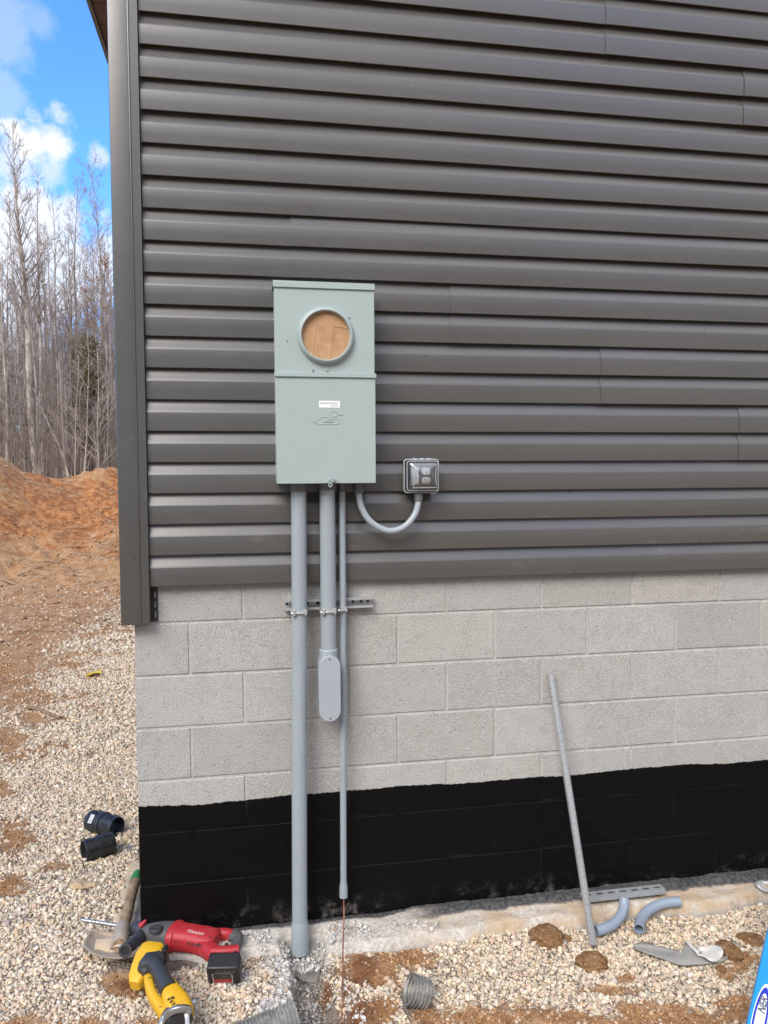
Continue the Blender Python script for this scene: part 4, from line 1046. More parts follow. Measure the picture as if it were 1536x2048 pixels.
# the rail stands close to the viewer and leans to the right, towards the wall
la, lc_ = ray(1493, 2048), ray(1536, 1858)
def at_y(d, y): return Vector(CAM+d*((y-CAM[1])/d[1]))
e0, e1 = at_y(ray(1494, 2048), -.93), at_y(ray(1537, 1856), -.70)
ud = (e1-e0).normalized(); L0 = .0
rx = (Vector((1, -.10, 0))-ud*ud.dot(Vector((1, -.10, 0)))).normalized(); rn = rx.cross(ud)   # face normal
if rn.y > 0: rn = -rn
M_LADDER = painted('blue_fibreglass', (.005, .27, .66), .32, .07, dirt=.2, dirtcol=(.10, .33, .55))
Ml = Matrix.Identity(4)
base = e0-ud*((e0.z+.05)/ud.z)
for i in range(3): Ml[i][0], Ml[i][1], Ml[i][2], Ml[i][3] = rx[i], ud[i], -rn[i], base[i]
RL = 2.4; RWd = .066
mb = MB(); mb.box(0, RWd, 0, RL, 0, .004, Ml); mb.box(0, .004, 0, RL, .004, .03, Ml); mb.box(RWd-.004, RWd, 0, RL, .004, .03, Ml)
rail = mk('rail', mb, M_LADDER, lad, 30, .0018)
mb = MB(); mb.box(.34, .34+RWd, 0, RL, 0, .004, Ml); mb.box(.34, .344, 0, RL, .004, .03, Ml); mb.box(.34+RWd-.004, .34+RWd, 0, RL, .004, .03, Ml)
mk('rail', mb, M_LADDER, lad, 30, .0018)
for i in range(7):
    mb = MB(); mb.sweep([Ml @ Vector((.004, .25+i*.305, .018)), Ml @ Vector((.336+RWd, .25+i*.305, .018))], .014, 14); mk('rung', mb, M_EMT, lad, 40)
# label position along the rail: its upper tip shows at about (1523,1972)
tip = (Ml.inverted() @ at_y(ray(1524, 1971), -.83)).y
for it in range(3): pass
def oval(a, b2, n=40): return [(a*math.cos(2*math.pi*i/n), b2*math.sin(2*math.pi*i/n)) for i in range(n)]
OVL = .125
Mo = Ml @ Matrix.Translation((.031, tip-OVL, -.0002)) @ Matrix.Rotation(math.pi, 4, 'Y')
M_LBLUE = painted('decal_blue', (.008, .03, .42), .35, .05); M_LWHITE = painted('decal_white', (.78, .80, .82), .4, .03)
ld = None
for sc_, mt_, dep, nm in ((1.0, M_LWHITE, .0003, 'oval_label'), (.90, M_LBLUE, .0006, 'label_band'), (.62, M_LWHITE, .0009, 'label_field')):
    mb = MB(); mb.prism(oval(.0225*sc_, OVL*(sc_ if sc_ != .62 else .72)), Mo, 0, dep)
    o = mk(nm, mb, mt_, lad if nm == 'oval_label' else ld, 0)
    if nm == 'oval_label': ld = o
Mt = frame(Ml @ Vector((.0315, tip-.048, -.0014)), ud, -rx)
me = text_mesh('NER', .030, Mt, .0002, .25, 'RIGHT', .0009); me.materials.clear(); me.materials.append(M_INK); mk_me('lettering', me, ld, 0)

# crumbs of clay over the dirty patches, broken concrete crumbs round the conduit
def crumbs():
    r = np.random.default_rng(21); Ps, Cs, Ss = [], [], []
    for x0, x1, y0, y1, n, sz in ((-1.1, 2.9, -1.15, -.14, 70000, .0028), (-2.6, 0, -.1, 5, 60000, .0036), (-6, 0, 5, 15, 4000, .009)):
        x = r.uniform(x0, x1, n); y = r.uniform(y0, y1, n); keep = r.random(n) < dirt_mask(x, y)*.9
        keep &= ~((x > -.05) & (y > -.14)) & ~((y > 5) & (x < -1.2-.42*y+1.2))
        x, y = x[keep], y[keep]; m_ = len(x); s_ = sz*r.lognormal(0, .5, m_).clip(.3, 3)
        Ps.append(np.stack([x, y, ground_z(x, y)+.2*s_], -1)); Ss.append(s_)
        b = np.array([[.36, .19, .085], [.45, .26, .13], [.27, .135, .06], [.50, .33, .19]])[r.integers(0, 4, m_)]
        wm = wet_mask(x, y)[:, None]*.8; b = b*(1-wm)+np.array([.15, .055, .025])*wm
        Cs.append(b*r.normal(1, .12, (m_, 1)).clip(.6, 1.4))
    o = scatter_sized('dirt_crumbs', np.concatenate(Ps), np.concatenate(Ss), (.5, .9), M_STONE, np.concatenate(Cs), .5, 22)
    tag(o, 'loose crumbs of red clay over the ground', None, None, 'stuff')
    n = 20000; x = r.uniform(.15, 1.15, n); y = r.uniform(-.85, -.03, n)
    t = np.clip((-.1-y)/.6, 0, 1.4); q = np.abs(x-(CX+.01+.075*t))/(.062+.045*t)
    keep = (r.random(n) < np.clip(dust_mask(x, y)+.5*(q < 1.3), 0, 1)*.62)
    x, y, q = x[keep], y[keep], q[keep]; m_ = len(x); s_ = .0032*r.lognormal(0, .6, m_).clip(.3, 3.5)
    zf_ = np.where((y > -.165) & (np.abs(x-CX) > .09) & (x > .2), np.maximum(-.004, ground_z(x, y)), ground_z(x, y))
    zf_ = np.where((np.abs(x-CX) < .115) & (y > -.20), np.maximum(ground_z(x, y), -.088), zf_)
    c = np.array([[.60, .58, .55], [.48, .46, .44], [.66, .63, .58], [.42, .33, .25]])[r.choice(4, m_, p=[.4, .25, .25, .1])]*r.normal(1, .1, (m_, 1))
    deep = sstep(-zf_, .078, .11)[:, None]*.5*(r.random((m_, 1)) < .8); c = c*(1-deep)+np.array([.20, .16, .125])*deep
    o = scatter_sized('concrete_rubble', np.stack([x, y, zf_+.2*s_], -1), s_, (.5, .9), M_STONE, np.clip(c, .05, .8), .5, 23)
    tag(o, 'pale crumbs and powder of broken concrete round the thick conduit', None, None, 'stuff')
crumbs()
# bits of stone lying on the tarred ledge
GZ = lambda x, y: float(ground_z(np.array([x]), np.array([y]))[0])

# ------------------------------------------------------------------ corrugated drain pipe ends
def corrugated(name, a, b, r, label, tilt=0):
    a, b = Vector(a), Vector(b); L = (b-a).length; n = int(L/.0016); pts, rad = [], []
    for i in range(n+1):
        t = i/n; pts.append(a.lerp(b, t)); ph = (L*t/.0125) % 1.0
        rad.append(r*(1.0 if ph < .5 else .905) if .08 < abs(ph-.5) else r*.95)
    o_, i_ = MB(), MB(); mb = MB(); mb.hollow(pts, rad, [q*.93 for q in rad], 40)
    mm = painted('corrugated_pipe', (.17, .168, .16), .55, .4, dirt=2.2, dirtcol=(.52, .49, .43)) if 'corrugated_pipe' not in bpy.data.materials else bpy.data.materials['corrugated_pipe']
    tag(mk(name, mb, mm, None, 50), label, 'drain pipe', 'corrugated drain pipe ends in the gravel')
c0 = G(817, 1976, -.002); corrugated('drain_pipe', (c0.x, c0.y, -.006), (c0.x+.066, c0.y-.002, -.032), .0515, 'short dusty corrugated drain pipe end sticking out of the gravel, right of the copper wire')
c1 = G(592, 2030, -.06); corrugated('drain_pipe', (c1.x, c1.y-.020, -.064), (c1.x-.20, c1.y-.065, -.085), .060, 'dusty corrugated drain pipe half buried left of the copper wire')

# ------------------------------------------------------------------ the red rotary hammer lying on its side
hz = .012
P3 = lambda px, py, z=hz: G(px, py, z)
hammer = thing('rotary_hammer', 'red and grey cordless rotary hammer lying on the gravel at the corner of the wall', 'power tool', tuple(G(370, 1890, -.045)))
def flatloft(pix, sizes, e=2.6, n=24, cap=True):
    "loft through spots of the photo (px, py, height), half-width level x half-height"
    mb = MB(); mb.sweep([G(a, b, c) for a, b, c in pix], sizes, n, cap, up=(0, 0, 1), e=e); return mb
mk('front_housing', flatloft([(286, 1862, .014), (291, 1863, .014), (298, 1864, .014), (312, 1866, .014), (330, 1869, .014), (345, 1871, .014)], [(.026, .026), (.036, .032), (.043, .038), (.049, .042), (.052, .044), (.052, .044)], 2.5), M_TOOLGREY, hammer, 40)
mk('motor_housing', flatloft([(344, 1871, .014), (347, 1871.5, .014), (350, 1872, .014), (356, 1872.5, .014), (358, 1873, .014), (372, 1875, .014), (392, 1878, .014), (412, 1881, .014), (428, 1884, .014), (433, 1885, .014)], [(.053, .045), (.062, .047), (.062, .047), (.061, .046), (.053, .044), (.052, .043), (.051, .042), (.055, .040), (.052, .036), (.038, .026)], 2.8), M_RED, hammer, 40)
# rear handle: red bridge, grey grip, red lower leg
bp = bez([G(422, 1871, .014), G(440, 1868, .014), G(457, 1869, .014), G(466, 1873, .014)], 14)
mb = MB(); mb.sweep(bp, [(.020-.002*i/len(bp), .021) for i in range(len(bp))], 18, True, (0, 0, 1), 2.6); mk('handle_bridge', mb, M_RED, hammer, 40)
gp = bez([G(463, 1871, .014), G(473, 1874, .014), G(477, 1881, .014), G(471, 1893, .012), G(466, 1903, .010), G(464, 1911, .010)], 24)
mb = MB(); mb.sweep(gp, [(.021+.003*math.sin(i*.5), .021) for i in range(len(gp))], 18, True, (0, 0, 1), 2.4); grip = mk('grip', mb, M_TOOLGREY, hammer, 40)
mb = MB(); mb.sweep([G(453, 1890, .016), G(452, 1898, .016)], [(.008, .010), (.010, .012)], 12, True, (0, 0, 1)); mk('trigger', mb, M_TOOLDARK, grip, 40)
lp = bez([G(405, 1889, .012), G(416, 1898, .012), G(428, 1908, .012), G(440, 1916, .010)], 16)
mb = MB(); mb.sweep(lp, [(.044-.013*math.sin(math.pi*i/len(lp)), .030-.004*i/len(lp)) for i in range(len(lp))], 18, True, (0, 0, 1), 2.8); mk('handle_leg', mb, M_RED, hammer, 40)
mb = MB(); mb.sweep([G(424, 1911, .012), G(447, 1912, .012), G(478, 1908, .012)], [(.018, .032), (.020, .034), (.018, .032)], 18, True, (0, 0, 1), 3.5); mk('battery_foot', mb, M_RED, hammer, 40)
# battery: block with its flat end and label towards the viewer
bc = G(449, 1936, .010); bxx = (G(480, 1936, .010)-G(418, 1937, .010)); bl = bxx.length; bxx.normalize(); byy = Vector((0, 0, 1)).cross(bxx)
Mb = Matrix.Identity(4)
tilt = R_(24)
bz = (Vector((0, 0, 1))*math.cos(tilt)-byy*math.sin(tilt)); byy = bz.cross(bxx)
for i in range(3): Mb[i][0], Mb[i][1], Mb[i][2], Mb[i][3] = bxx[i], byy[i], bz[i], bc[i]
mb = MB(); hw = bl/2
mb.box(-hw, hw, -.030, .034, -.048, .042, Mb); batt = mk('battery', mb, M_BATT, hammer, 40, .008, 3)
mb = MB(); mb.box(-hw-.003, -hw+.022, -.028, .030, -.044, .028, Mb); mk('battery_clip', mb, M_BATT, batt, 40, .005, 2)
mb = MB(); mb.box(hw-.022, hw+.003, -.028, .030, -.044, .028, Mb); mk('battery_clip', mb, M_BATT, batt, 40, .005, 2)
mb = MB(); mb.box(-hw+.020, hw-.024, -.0325, -.0295, -.034, .018, Mb); lb_ = mk('battery_label', mb, painted('label_dark', (.035, .032, .028), .4, .1), batt, 0, .001)
mb = MB(); mb.box(-hw+.021, hw-.025, -.0330, -.0320, -.033, -.015, Mb); mk('label_band', mb, M_RED, lb_, 0)
mb = MB(); mb.box(-hw+.019, hw-.023, -.0322, -.0310, -.0375, -.036, Mb); mb.box(-hw+.019, hw-.023, -.0322, -.0310, .012, .0135, Mb); mb.box(-hw+.0185, -hw+.020, -.0322, -.0310, -.0375, .0135, Mb); mb.box(hw-.024, hw-.0225, -.0322, -.0310, -.0375, .0135, Mb)
mk('label_border', mb, M_WHITE, lb_, 0)
mb = MB()
for i in range(5): mb.box(-hw+.034+i*.014, -hw+.044+i*.014, -.0310, -.0295, .020, .026, Mb)
mk('battery_print', mb, M_TOOLGREY, batt, 0)
for px_, py_, hh in ((352, 1862, .050), (352, 1882, .050), (398, 1888, .046), (420, 1874, .048), (404, 1868, .050)):
    mb = MB(); mb.lathe([(.0052, -.002), (.0052, .0), (.0034, .0002), (.0030, -.0015), (0, -.0015)], frame(G(px_, py_, hh), (1, 0, 0), (0, 1, -.1)), 12); mk('screw', mb, M_TOOLDARK, hammer, 40)
for i in range(5):
    a_, b_2 = G(374+i*5, 1884+i*.9, .051), G(376+i*5, 1890+i*.9, .046); mb = MB(); mb.sweep([a_, b_2], .0022, 6); mk('vent_slot', mb, M_DARKHOLE, hammer, 0)
for i in range(6):
    mb = MB(); mb.sweep([G(466+i*.6, 1889+i*2.6, .034), G(474+i*.1-i*.3, 1891+i*2.6, .034)], .0028, 8); mk('grip_rib', mb, M_TOOLDARK, grip, 60)
# chuck, bit, side handle, lever, dial
mk('chuck', flatloft([(287, 1860, .016), (280, 1858.5, .016), (274, 1857, .016), (270, 1856, .016), (265, 1855, .016), (262, 1854.5, .016)], [(.030, .030), (.031, .031), (.027, .027), (.024, .024), (.020, .020), (.014, .014)], 2.0), M_TOOLDARK, hammer, 40)
mb = MB(); bt0, bt1 = G(263, 1855, .016), G(161, 1839.5, .030); nb = 60
mb.sweep([bt0.lerp(bt1, i/nb) for i in range(nb+1)], [.0075+(.0012*math.sin(i*1.3) if 8 < i < 50 else 0)-(.0055 if i == nb else .002*max(0, i-52)/8) for i in range(nb+1)], 12); mk('drill_bit', mb, M_STEEL, hammer, 50)
sp = bez([G(283, 1868, .020), G(276, 1878, .026), G(266, 1887, .034), G(256, 1896, .044), G(251, 1901, .050)], 20)
mb = MB(); mb.sweep(sp, [.019+.004*math.sin(i*.42)**2 for i in range(len(sp)-3)]+[.0215, .0235, .0235], 20); sh = mk('side_handle', mb, M_TOOLDARK, hammer, 40)
e_ = (sp[-1]-sp[-3]).normalized(); mb = MB(); mb.hollow([sp[-1]-e_*.004, sp[-1]+e_*.006], .0245, .0150, 24); mk('handle_collar', mb, M_TOOLDARK, sh, 40, .0015)
mb = MB(); mb.lathe([(0, .0015), (.0150, .0015)], frame(sp[-1], e_.cross(Vector((0, 0, 1))), e_.cross(e_.cross(Vector((0, 0, 1))))), 20); mk('handle_end', mb, M_DARKHOLE, sh, 0)
mb = MB(); mb.sweep([G(280, 1853, .045), G(287, 1843, .060), G(294, 1833, .072), G(298, 1826, .078)], [(.011, .007), (.012, .007), (.012, .006), (.011, .005)], 12, True, (0, 0, 1), 4); mk('depth_lever', mb, M_RED, hammer, 40)
dc = G(312, 1856.5, .058); Md = frame(dc, (1, .1, 0), (0, 1, -.15)); 
mb = MB(); mb.lathe([(.026, -.010), (.026, .001), (.0245, .003), (.021, .0035), (0, .0035)], Md, 32); dial = mk('mode_dial', mb, M_TOOLDARK, hammer, 40)
mb = MB(); mb.box(-.022, .022, -.0055, .0055, .003, .008, Md @ Matrix.Rotation(R_(-20), 4, 'Z')); mk('dial_bar', mb, M_TOOLDARK, dial, 40, .0015)
tx = G(391, 1864.5, .057); Mx = frame(tx, (G(412, 1868, .057)-G(372, 1861, .057)), (0, .8, .6))
me = text_mesh('Milwaukee', .0165, Mx, .0003, .25); me.materials.clear(); me.materials.append(painted('worn_print', (.62, .40, .38), .5, .2)); mk_me('lettering', me, hammer, 0)

# ------------------------------------------------------------------ the yellow saw
saw = thing('reciprocating_saw', 'yellow cordless saw with a black grip and steel shoe lying on the gravel', 'power tool', tuple(G(320, 1975, -.045)))
f0 = flatloft([(269, 1972, .004), (274, 1962, .010), (284, 1944, .020), (296, 1922, .028), (306, 1907, .030), (310, 1902, .030)], [(.018, .020), (.030, .030), (.039, .036), (.047, .042), (.047, .042), (.044, .036)], 4.2)
mk('battery_housing', f0, M_YELLOW, saw, 40)
fr = flatloft([(268, 1960, .000), (275, 1938, .006), (287, 1910, .012)], [(.014, .026), (.016, .032), (.015, .032)], 4); mk('battery', fr, M_BATT, saw, 40)
Mv = frame(G(309, 1898, .052), G(331, 1899, .030)-G(289, 1895, .030), (0, 1, 0))
mb = MB(); mb.box(-.050, .050, -.016, .016, -.045, .010, Mv); vt = mk('battery_end', mb, M_BATT, saw, 40, .004)
for i in range(7):
    mb = MB(); mb.box(-.042+i*.013, -.036+i*.013, -.018, .018, -.03, .013, Mv); mk('vent_rib', mb, M_TOOLDARK, vt, 0, .001)
gp = bez([G(294, 1925, .066), G(304, 1927, .070), G(314, 1936, .070), G(322, 1950, .068), G(330, 1965, .066), G(338, 1980, .062)], 24)
mb = MB(); mb.sweep(gp, [(.028+.008*math.exp(-(i/5)**2)-.004*math.sin(math.pi*i/len(gp)), .026) for i in range(len(gp))], 20, True, (0, 0, 1), 2.5); gr_ = mk('grip', mb, M_TOOLDARK, saw, 40)
mk('grip_base', flatloft([(283, 1946, .050), (293, 1935, .058), (305, 1920, .066), (322, 1914, .062)], [(.020, .016), (.034, .022), (.038, .022), (.024, .018)], 3), M_TOOLDARK, saw, 40)
mk('gear_housing', flatloft([(333, 1970, .040), (337, 1982, .040), (345, 1997, .038), (353, 2012, .034), (358, 2023, .030), (362, 2034, .026)], [(.022, .036), (.028, .040), (.036, .042), (.042, .042), (.044, .040), (.042, .036)], 3), M_YELLOW, saw, 40)
lp = bez([G(297, 1955, .030), G(299, 1970, .034), G(303, 1986, .034), G(311, 2002, .034), (G(322, 2018, .032)), G(334, 2034, .028)], 22)
mb = MB(); mb.sweep(lp, [(.016, .022) for _ in lp], 18, True, (0, 0, 1), 3); mk('front_bar', mb, M_YELLOW, saw, 40)
mk('collar', flatloft([(352, 2026, .026), (356, 2036, .022), (360, 2046, .018)], [(.050, .040), (.047, .038), (.042, .034)], 2.6), M_TOOLDARK, saw, 40)
mb = MB(); shp = bez([G(322, 2052, .030), G(330, 2034, .050), G(344, 2022, .072), G(362, 2017, .078), G(377, 2019, .066), G(374, 2031, .050), G(375, 2054, .030)], 40)
mb.sweep(shp, [(.0085, .011)]*len(shp), 12, True, (0, 0, 1), 3.5); mk('shoe', mb, M_STEEL, saw, 40)
mb = MB(); cb = [G(368, 2020, .030), G(380, 2010, .030), G(392, 2001, .030), G(398, 1997, .030)]; mb.sweep(bez(cb, 12), [.010, .011, .009, .012, .013, .009, .011, .012, .009, .008, .007, .005, .004][:len(bez(cb, 12))], 14); mk('blade_clamp', mb, M_STEEL, saw, 40)

for px_, py_, hh in ((345, 1994, .080), (356, 2010, .078), (300, 1955, .056), (322, 2012, .052), (290, 1928, .062)):
    mb = MB(); mb.lathe([(.0050, -.003), (.0050, .0), (.0032, .0002), (.0028, -.0015), (0, -.0015)], frame(G(px_, py_, hh), (1, 0, 0), (0, 1, -.1)), 12); mk('screw', mb, M_TOOLDARK, saw, 40)
for i in range(4):
    mb = MB(); mb.sweep([G(335+i*5, 2000+i*5, .074), G(340+i*5, 1996+i*5, .080)], .0024, 6); mk('vent_slot', mb, M_DARKHOLE, saw, 0)
# ------------------------------------------------------------------ shovel lying past the corner
shv = thing('shovel', 'worn shovel with a rusty blade and green tipped wooden handle lying past the wall corner', 'shovel', tuple(G(240, 1890, -.045)))
hp_ = bez([G(237, 1893, .012), G(245, 1862, .016), G(254, 1828, .018), G(263, 1790, .018), G(271, 1762, .018)], 20)
mb = MB(); mb.sweep(hp_, [.0235-.002*i/len(hp_) for i in range(len(hp_))], 18); mk('handle', mb, M_WOOD, shv, 60)
mb = MB(); a_ = G(270, 1764, .018); b_2 = G(276, 1746, .018); mb.sweep([a_, a_.lerp(b_2, .6), b_2], [.0232, .0236, .017], 18); mk('handle_tip', mb, M_GREEN, shv, 60)
bl_ = [(166, 1887), (172, 1898), (190, 1909), (215, 1916), (245, 1917), (275, 1911), (300, 1902), (318, 1892), (322, 1884), (300, 1880), (270, 1872), (240, 1866), (205, 1862), (182, 1862)]
cen = (240, 1890); rows = []
N_ = 14
ring_ = bez([Vector((x, y, 0)) for x, y in bl_+[bl_[0]]], 84)[:-1]
mb = MB(); V = []; nR = len(ring_)
for k_ in range(N_+1):
    t = k_/N_
    for q in ring_:
        px_, py_ = cen[0]+(q.x-cen[0])*t, cen[1]+(q.y-cen[1])*t
        u = (px_-240)/80; z = -.030+.030*abs(u)**2*.6+.012*max(0, 1-abs(u)*3)*(1 if py_ < 1900 else .4)+.016*t**6
        V.append(tuple(G(px_, py_, z)))
mb.add(V, [(k_*nR+j, k_*nR+(j+1) % nR, (k_+1)*nR+(j+1) % nR, (k_+1)*nR+j) for k_ in range(N_) for j in range(nR)])
M_BLADE = painted('shovel_blade', (.40, .33, .26), .55, .25, metal=.25, dirt=1.0, dirtcol=(.32, .17, .08))
o = mk('blade', mb, M_BLADE, shv, 60); sm_ = o.modifiers.new('thick', 'SOLIDIFY'); sm_.thickness = .0022
mb = MB(); mb.sweep([G(236, 1897, .004), G(238, 1888, .012), G(243, 1868, .015), G(247, 1853, .017)], [(.030, .012), (.029, .026), (.0265, .0265), (.0255, .0255)], 18, True, (0, 0, 1)); mk('socket', mb, M_BLADE, shv, 50)

# ------------------------------------------------------------------ two black drain couplings
def coupling(p0, p1, r, label):
    t = thing('pipe_coupling', label, 'pipe coupling', tuple((Vector(p0)+Vector(p1))/2-Vector((0, 0, r))), 'black pipe couplings on the gravel')
    a, b = Vector(p0), Vector(p1); d = (b-a).normalized()
    pts = [a, a.lerp(b, .06), a.lerp(b, .455), a.lerp(b, .46), a.lerp(b, .54), a.lerp(b, .545), a.lerp(b, .94), b]
    mb = MB(); mb.hollow(pts, [r*.97, r, r, r*1.09, r*1.09, r, r, r*.97], r*.90, 48); mk('sleeve', mb, M_BLACKPL, t, 40)
    sd_ = d.cross(Vector((0, 0, 1))).normalized()
    for tt in (.2, .78):
        for ang in (-55, 5, 62, 130):
            n_ = (Vector((0, 0, 1))*math.cos(R_(ang))+sd_*math.sin(R_(ang))); Mq = frame(a.lerp(b, tt)+n_*r*1.0, d, n_.cross(d))
            mb = MB(); w = .016
            mb.box(-w, w, -w*.8, -w*.8+.003, -.002, .003, Mq); mb.box(-w, -w+.003, -w*.8, w*.5, -.002, .003, Mq); mb.box(w-.003, w, -w*.8, w*.2, -.002, .003, Mq); mk('snap_tab', mb, M_BLACKPL, t, 0)
            mb = MB(); mb.box(-w+.005, w-.005, -w*.5, w*.5, -.001, .0012, Mq); mk('tab_slot', mb, M_DARKHOLE, t, 0)
    return t, a, b, d, sd_, r
r1 = .052
c_a, c_b = G(183, 1640, .01), G(234, 1655, .01)
T1 = coupling(c_a, c_b, r1, 'black plastic pipe coupling with a paper sticker, farther of two on the gravel')
t_, a, b, d, sd_, r = T1
n_ = (Vector((0, 0, 1))*math.cos(R_(52))+sd_*math.sin(R_(52))*(1 if sd_.y < 0 else -1)); Mq = frame(a.lerp(b, .26)+n_*r*1.012, d, n_.cross(d)); mb = MB(); mb.box(-.014, .012, -.022, .022, -.001, .0012, Mq); mk('sticker', mb, painted('sticker_pale', (.50, .49, .46), .6, .2), t_, 0)
c_a, c_b = G(167, 1703, .01), G(226, 1685, .01)
coupling(c_a, c_b, .050, 'plain black plastic pipe coupling, nearer of two on the gravel')

# ------------------------------------------------------------------ small things on the ground at the left
def on(px, py, dz=.0):
    q = G(px, py, -.05)
    for _ in range(8): q = G(px, py, GZ(q.x, q.y)+dz)
    return q
a, b = on(54, 1414, .012), on(122, 1436, .012)
mb = MB(); mb.sweep(bez([a, a.lerp(b, .3)+Vector((0, .01, .004)), a.lerp(b, .7), b], 16), [.014+.003*math.sin(i*.9) for i in range(len(bez([a, a.lerp(b, .3), a.lerp(b, .7), b], 16)))], 10)
tag(mk('stick', mb, M_STICK, None, 60), 'short brown broken stick lying on the gravel at the left', 'stick')
c = on(186, 1350, .012); mb = MB(); rows = []
for i in range(9):
    u = i/8*2-1; w = .034*(1-u*u)**.6+.002
    rows.append([(c.x+u*.066+.01*v, c.y+w*v*1.6, c.z+.020*abs(v)+.010*math.sin(u*3)) for v in (-1, -.5, 0, .5, 1)])
mb.grid(rows); o = mk('yellow_leaf', mb, M_YLEAF, None, 60); o.modifiers.new('thick', 'SOLIDIFY').thickness = .002
tag(o, 'curled yellow leaf lying on the gravel', 'leaf')
def rock(px, py, r, col, label, seed, flat=.5):
    q = on(px, py, 0); bm = bmesh.new(); bmesh.ops.create_icosphere(bm, subdivisions=4, radius=1); vs = []
    for v in bm.verts:
        x, y, z = v.co; n = 1+1.3*(fbm(np.array([x*1.3+seed]), np.array([y*1.1+z*1.9]), 1.3, 4, seed)[0]-.5)
        vs.append((q.x+x*n*r, q.y+y*n*r*.9, q.z+z*n*r*flat))
    fs = [[w.index for w in f.verts] for f in bm.faces]; bm.free(); mb = MB(); mb.add(vs, fs)
    tag(mk('rock', mb, col, None, 30), label, 'stone')
M_ROCK1 = painted('rock_tan', (.52, .38, .22), .9, .25, bump=.5, bscale=90); M_ROCK2 = painted('rock_grey', (.20, .19, .18), .85, .25, bump=.5, bscale=90)
rock(163, 1772, .046, M_ROCK1, 'tan stone on the gravel left of the shovel handle', 31, .4)
rock(254, 1681, .032, M_ROCK1, 'small tan stone right of the black couplings', 32)
rock(258, 1698, .028, M_ROCK2, 'dark grey stone right of the black couplings', 33, .4)

# ------------------------------------------------------------------ wood debris over the cleared bank
def debris():
    r = np.random.default_rng(41); mb = MB()
    for i in range(900):
        y = r.uniform(5.5, 17); x = r.uniform(.30-.34*y*1.15-1.0, .3-.14*y)
        if r.random() > dirt_mask(np.array([x]), np.array([y]))[0]*(1 if y > 9.5 else .35): continue
        big_ = r.random() < .10; L_ = (r.uniform(.15, .7) if big_ else r.uniform(.03, .16)); w = (.008 if big_ else .010)*r.uniform(.5, 1.3)
        M = Matrix.Translation((x, y, GZ(x, y)+.012+(.03 if big_ else 0))) @ Euler((r.normal(0, .15), r.normal(0, .25), r.uniform(0, 6.28))).to_matrix().to_4x4()
        mb.box(-L_/2, L_/2, -w, w, -w*.5, w*.5, M)
    tag(mk('wood_debris', mb, M_CHIP, None, 0, recenter=False), 'pale splinters and twigs strewn over the red clay bank', None, None, 'stuff')
debris()

# ------------------------------------------------------------------ bare winter trees
def grow(seed, H, r0, first=.35, nb=34, spread=.55, twigs=7, sub=2, blen=.26, lean=(0, 0), tr=.0058, bend=.02, upturn=.5, tn=3):
    "trunk and twig meshes of one bare tree standing at the origin"
    r = np.random.default_rng(seed); T, B_ = MB(), MB()
    n = 16; ph = r.uniform(0, 6.28, 4); path = []
    for i in range(n+1):
        t = i/n; path.append(Vector((lean[0]*H*t+bend*H*(math.sin(t*3.1+ph[0])-math.sin(ph[0]))*.5+.004*H*math.sin(t*11+ph[1]), lean[1]*H*t+bend*H*(math.sin(t*2.7+ph[2])-math.sin(ph[2]))*.5, H*t)))
    T.sweep(path, [max(.012, r0*(1-t/n)**.85*(1.25 if t == 0 else 1)) for t in range(n+1)], 9)
    def at(t):
        f = t*n; i = min(int(f), n-1); return path[i].lerp(path[i+1], f-i)
    def limb(p, d, L, rad, k, depth):
        pts = [p]; q = p.copy(); dd = d.normalized()
        for i in range(k):
            dd = (dd+Vector((r.normal(0, .13), r.normal(0, .13), r.normal(0, .10)+upturn*.22))).normalized(); q = q+dd*(L/k); pts.append(q)
        B_.sweep(pts, [max(tr*.55, rad*(1-.8*i/k)) for i in range(k+1)], tn, False)
        if depth <= 0: return
        cnt = twigs if depth == 2 else sub
        for j in range(cnt):
            t = r.uniform(.25, 1.0); i = min(int(t*k), k-1); s0 = pts[i].lerp(pts[i+1], t*k-i)
            ax = (pts[i+1]-pts[i]).normalized(); side = ax.cross(Vector(r.normal(0, 1, 3))).normalized()
            limb(s0, ax*.85+side*r.uniform(.45, .9), L*r.uniform(.25, .5)*(1.1-.5*t), max(tr, rad*.45), 3, depth-1)
    for j in range(nb):
        t = first+(1-first)*(j+r.random())/nb; t = min(t, .985); a = r.uniform(0, 6.28); up = r.uniform(.55, 1.3)
        d = Vector((math.cos(a)*spread*1.5, math.sin(a)*spread*1.5, up))
        limb(at(t), d, H*blen*(1.12-t)*r.uniform(.6, 1.25)+.25, r0*.36*(1.1-t)+tr*.6, 5, 2)
    return T, B_
def solid(name, mb, mt):
    me = bpy.data.meshes.new(name); me.from_pydata([tuple(v) for v in mb.v], [], mb.f); me.materials.append(mt)
    me.polygons.foreach_set('use_smooth', [True]*len(me.polygons)); return me
def plant(name, label, trunk, crown, loc, group=None, rz=0, s=1.0):
    t = thing(name, label, 'tree', loc, group); t.rotation_euler = (0, 0, rz); t.scale = (s, s, s)
    for nm, me in (('trunk', trunk), ('crown', crown)):
        o = bpy.data.objects.new(nm, me); scn.collection.objects.link(o); o.parent = t
    return t
def stand(px, Y):
    p = W(px, 950, Y); return Vector((p.x, Y, GZ(p.x, Y)-.05))
def special(name, label, px, Y, top, dpx, seed, bark, twig, **k):
    b0 = stand(px, Y); d = Y+3.0; H = (1.78+(952-top)/FPX*d-b0.z)*.93; r0 = dpx/2*d/FPX
    T, B_ = grow(seed, H, r0, **k)
    return plant(name, label, solid('trunk', T, bark), solid('crown', B_, twig), b0)
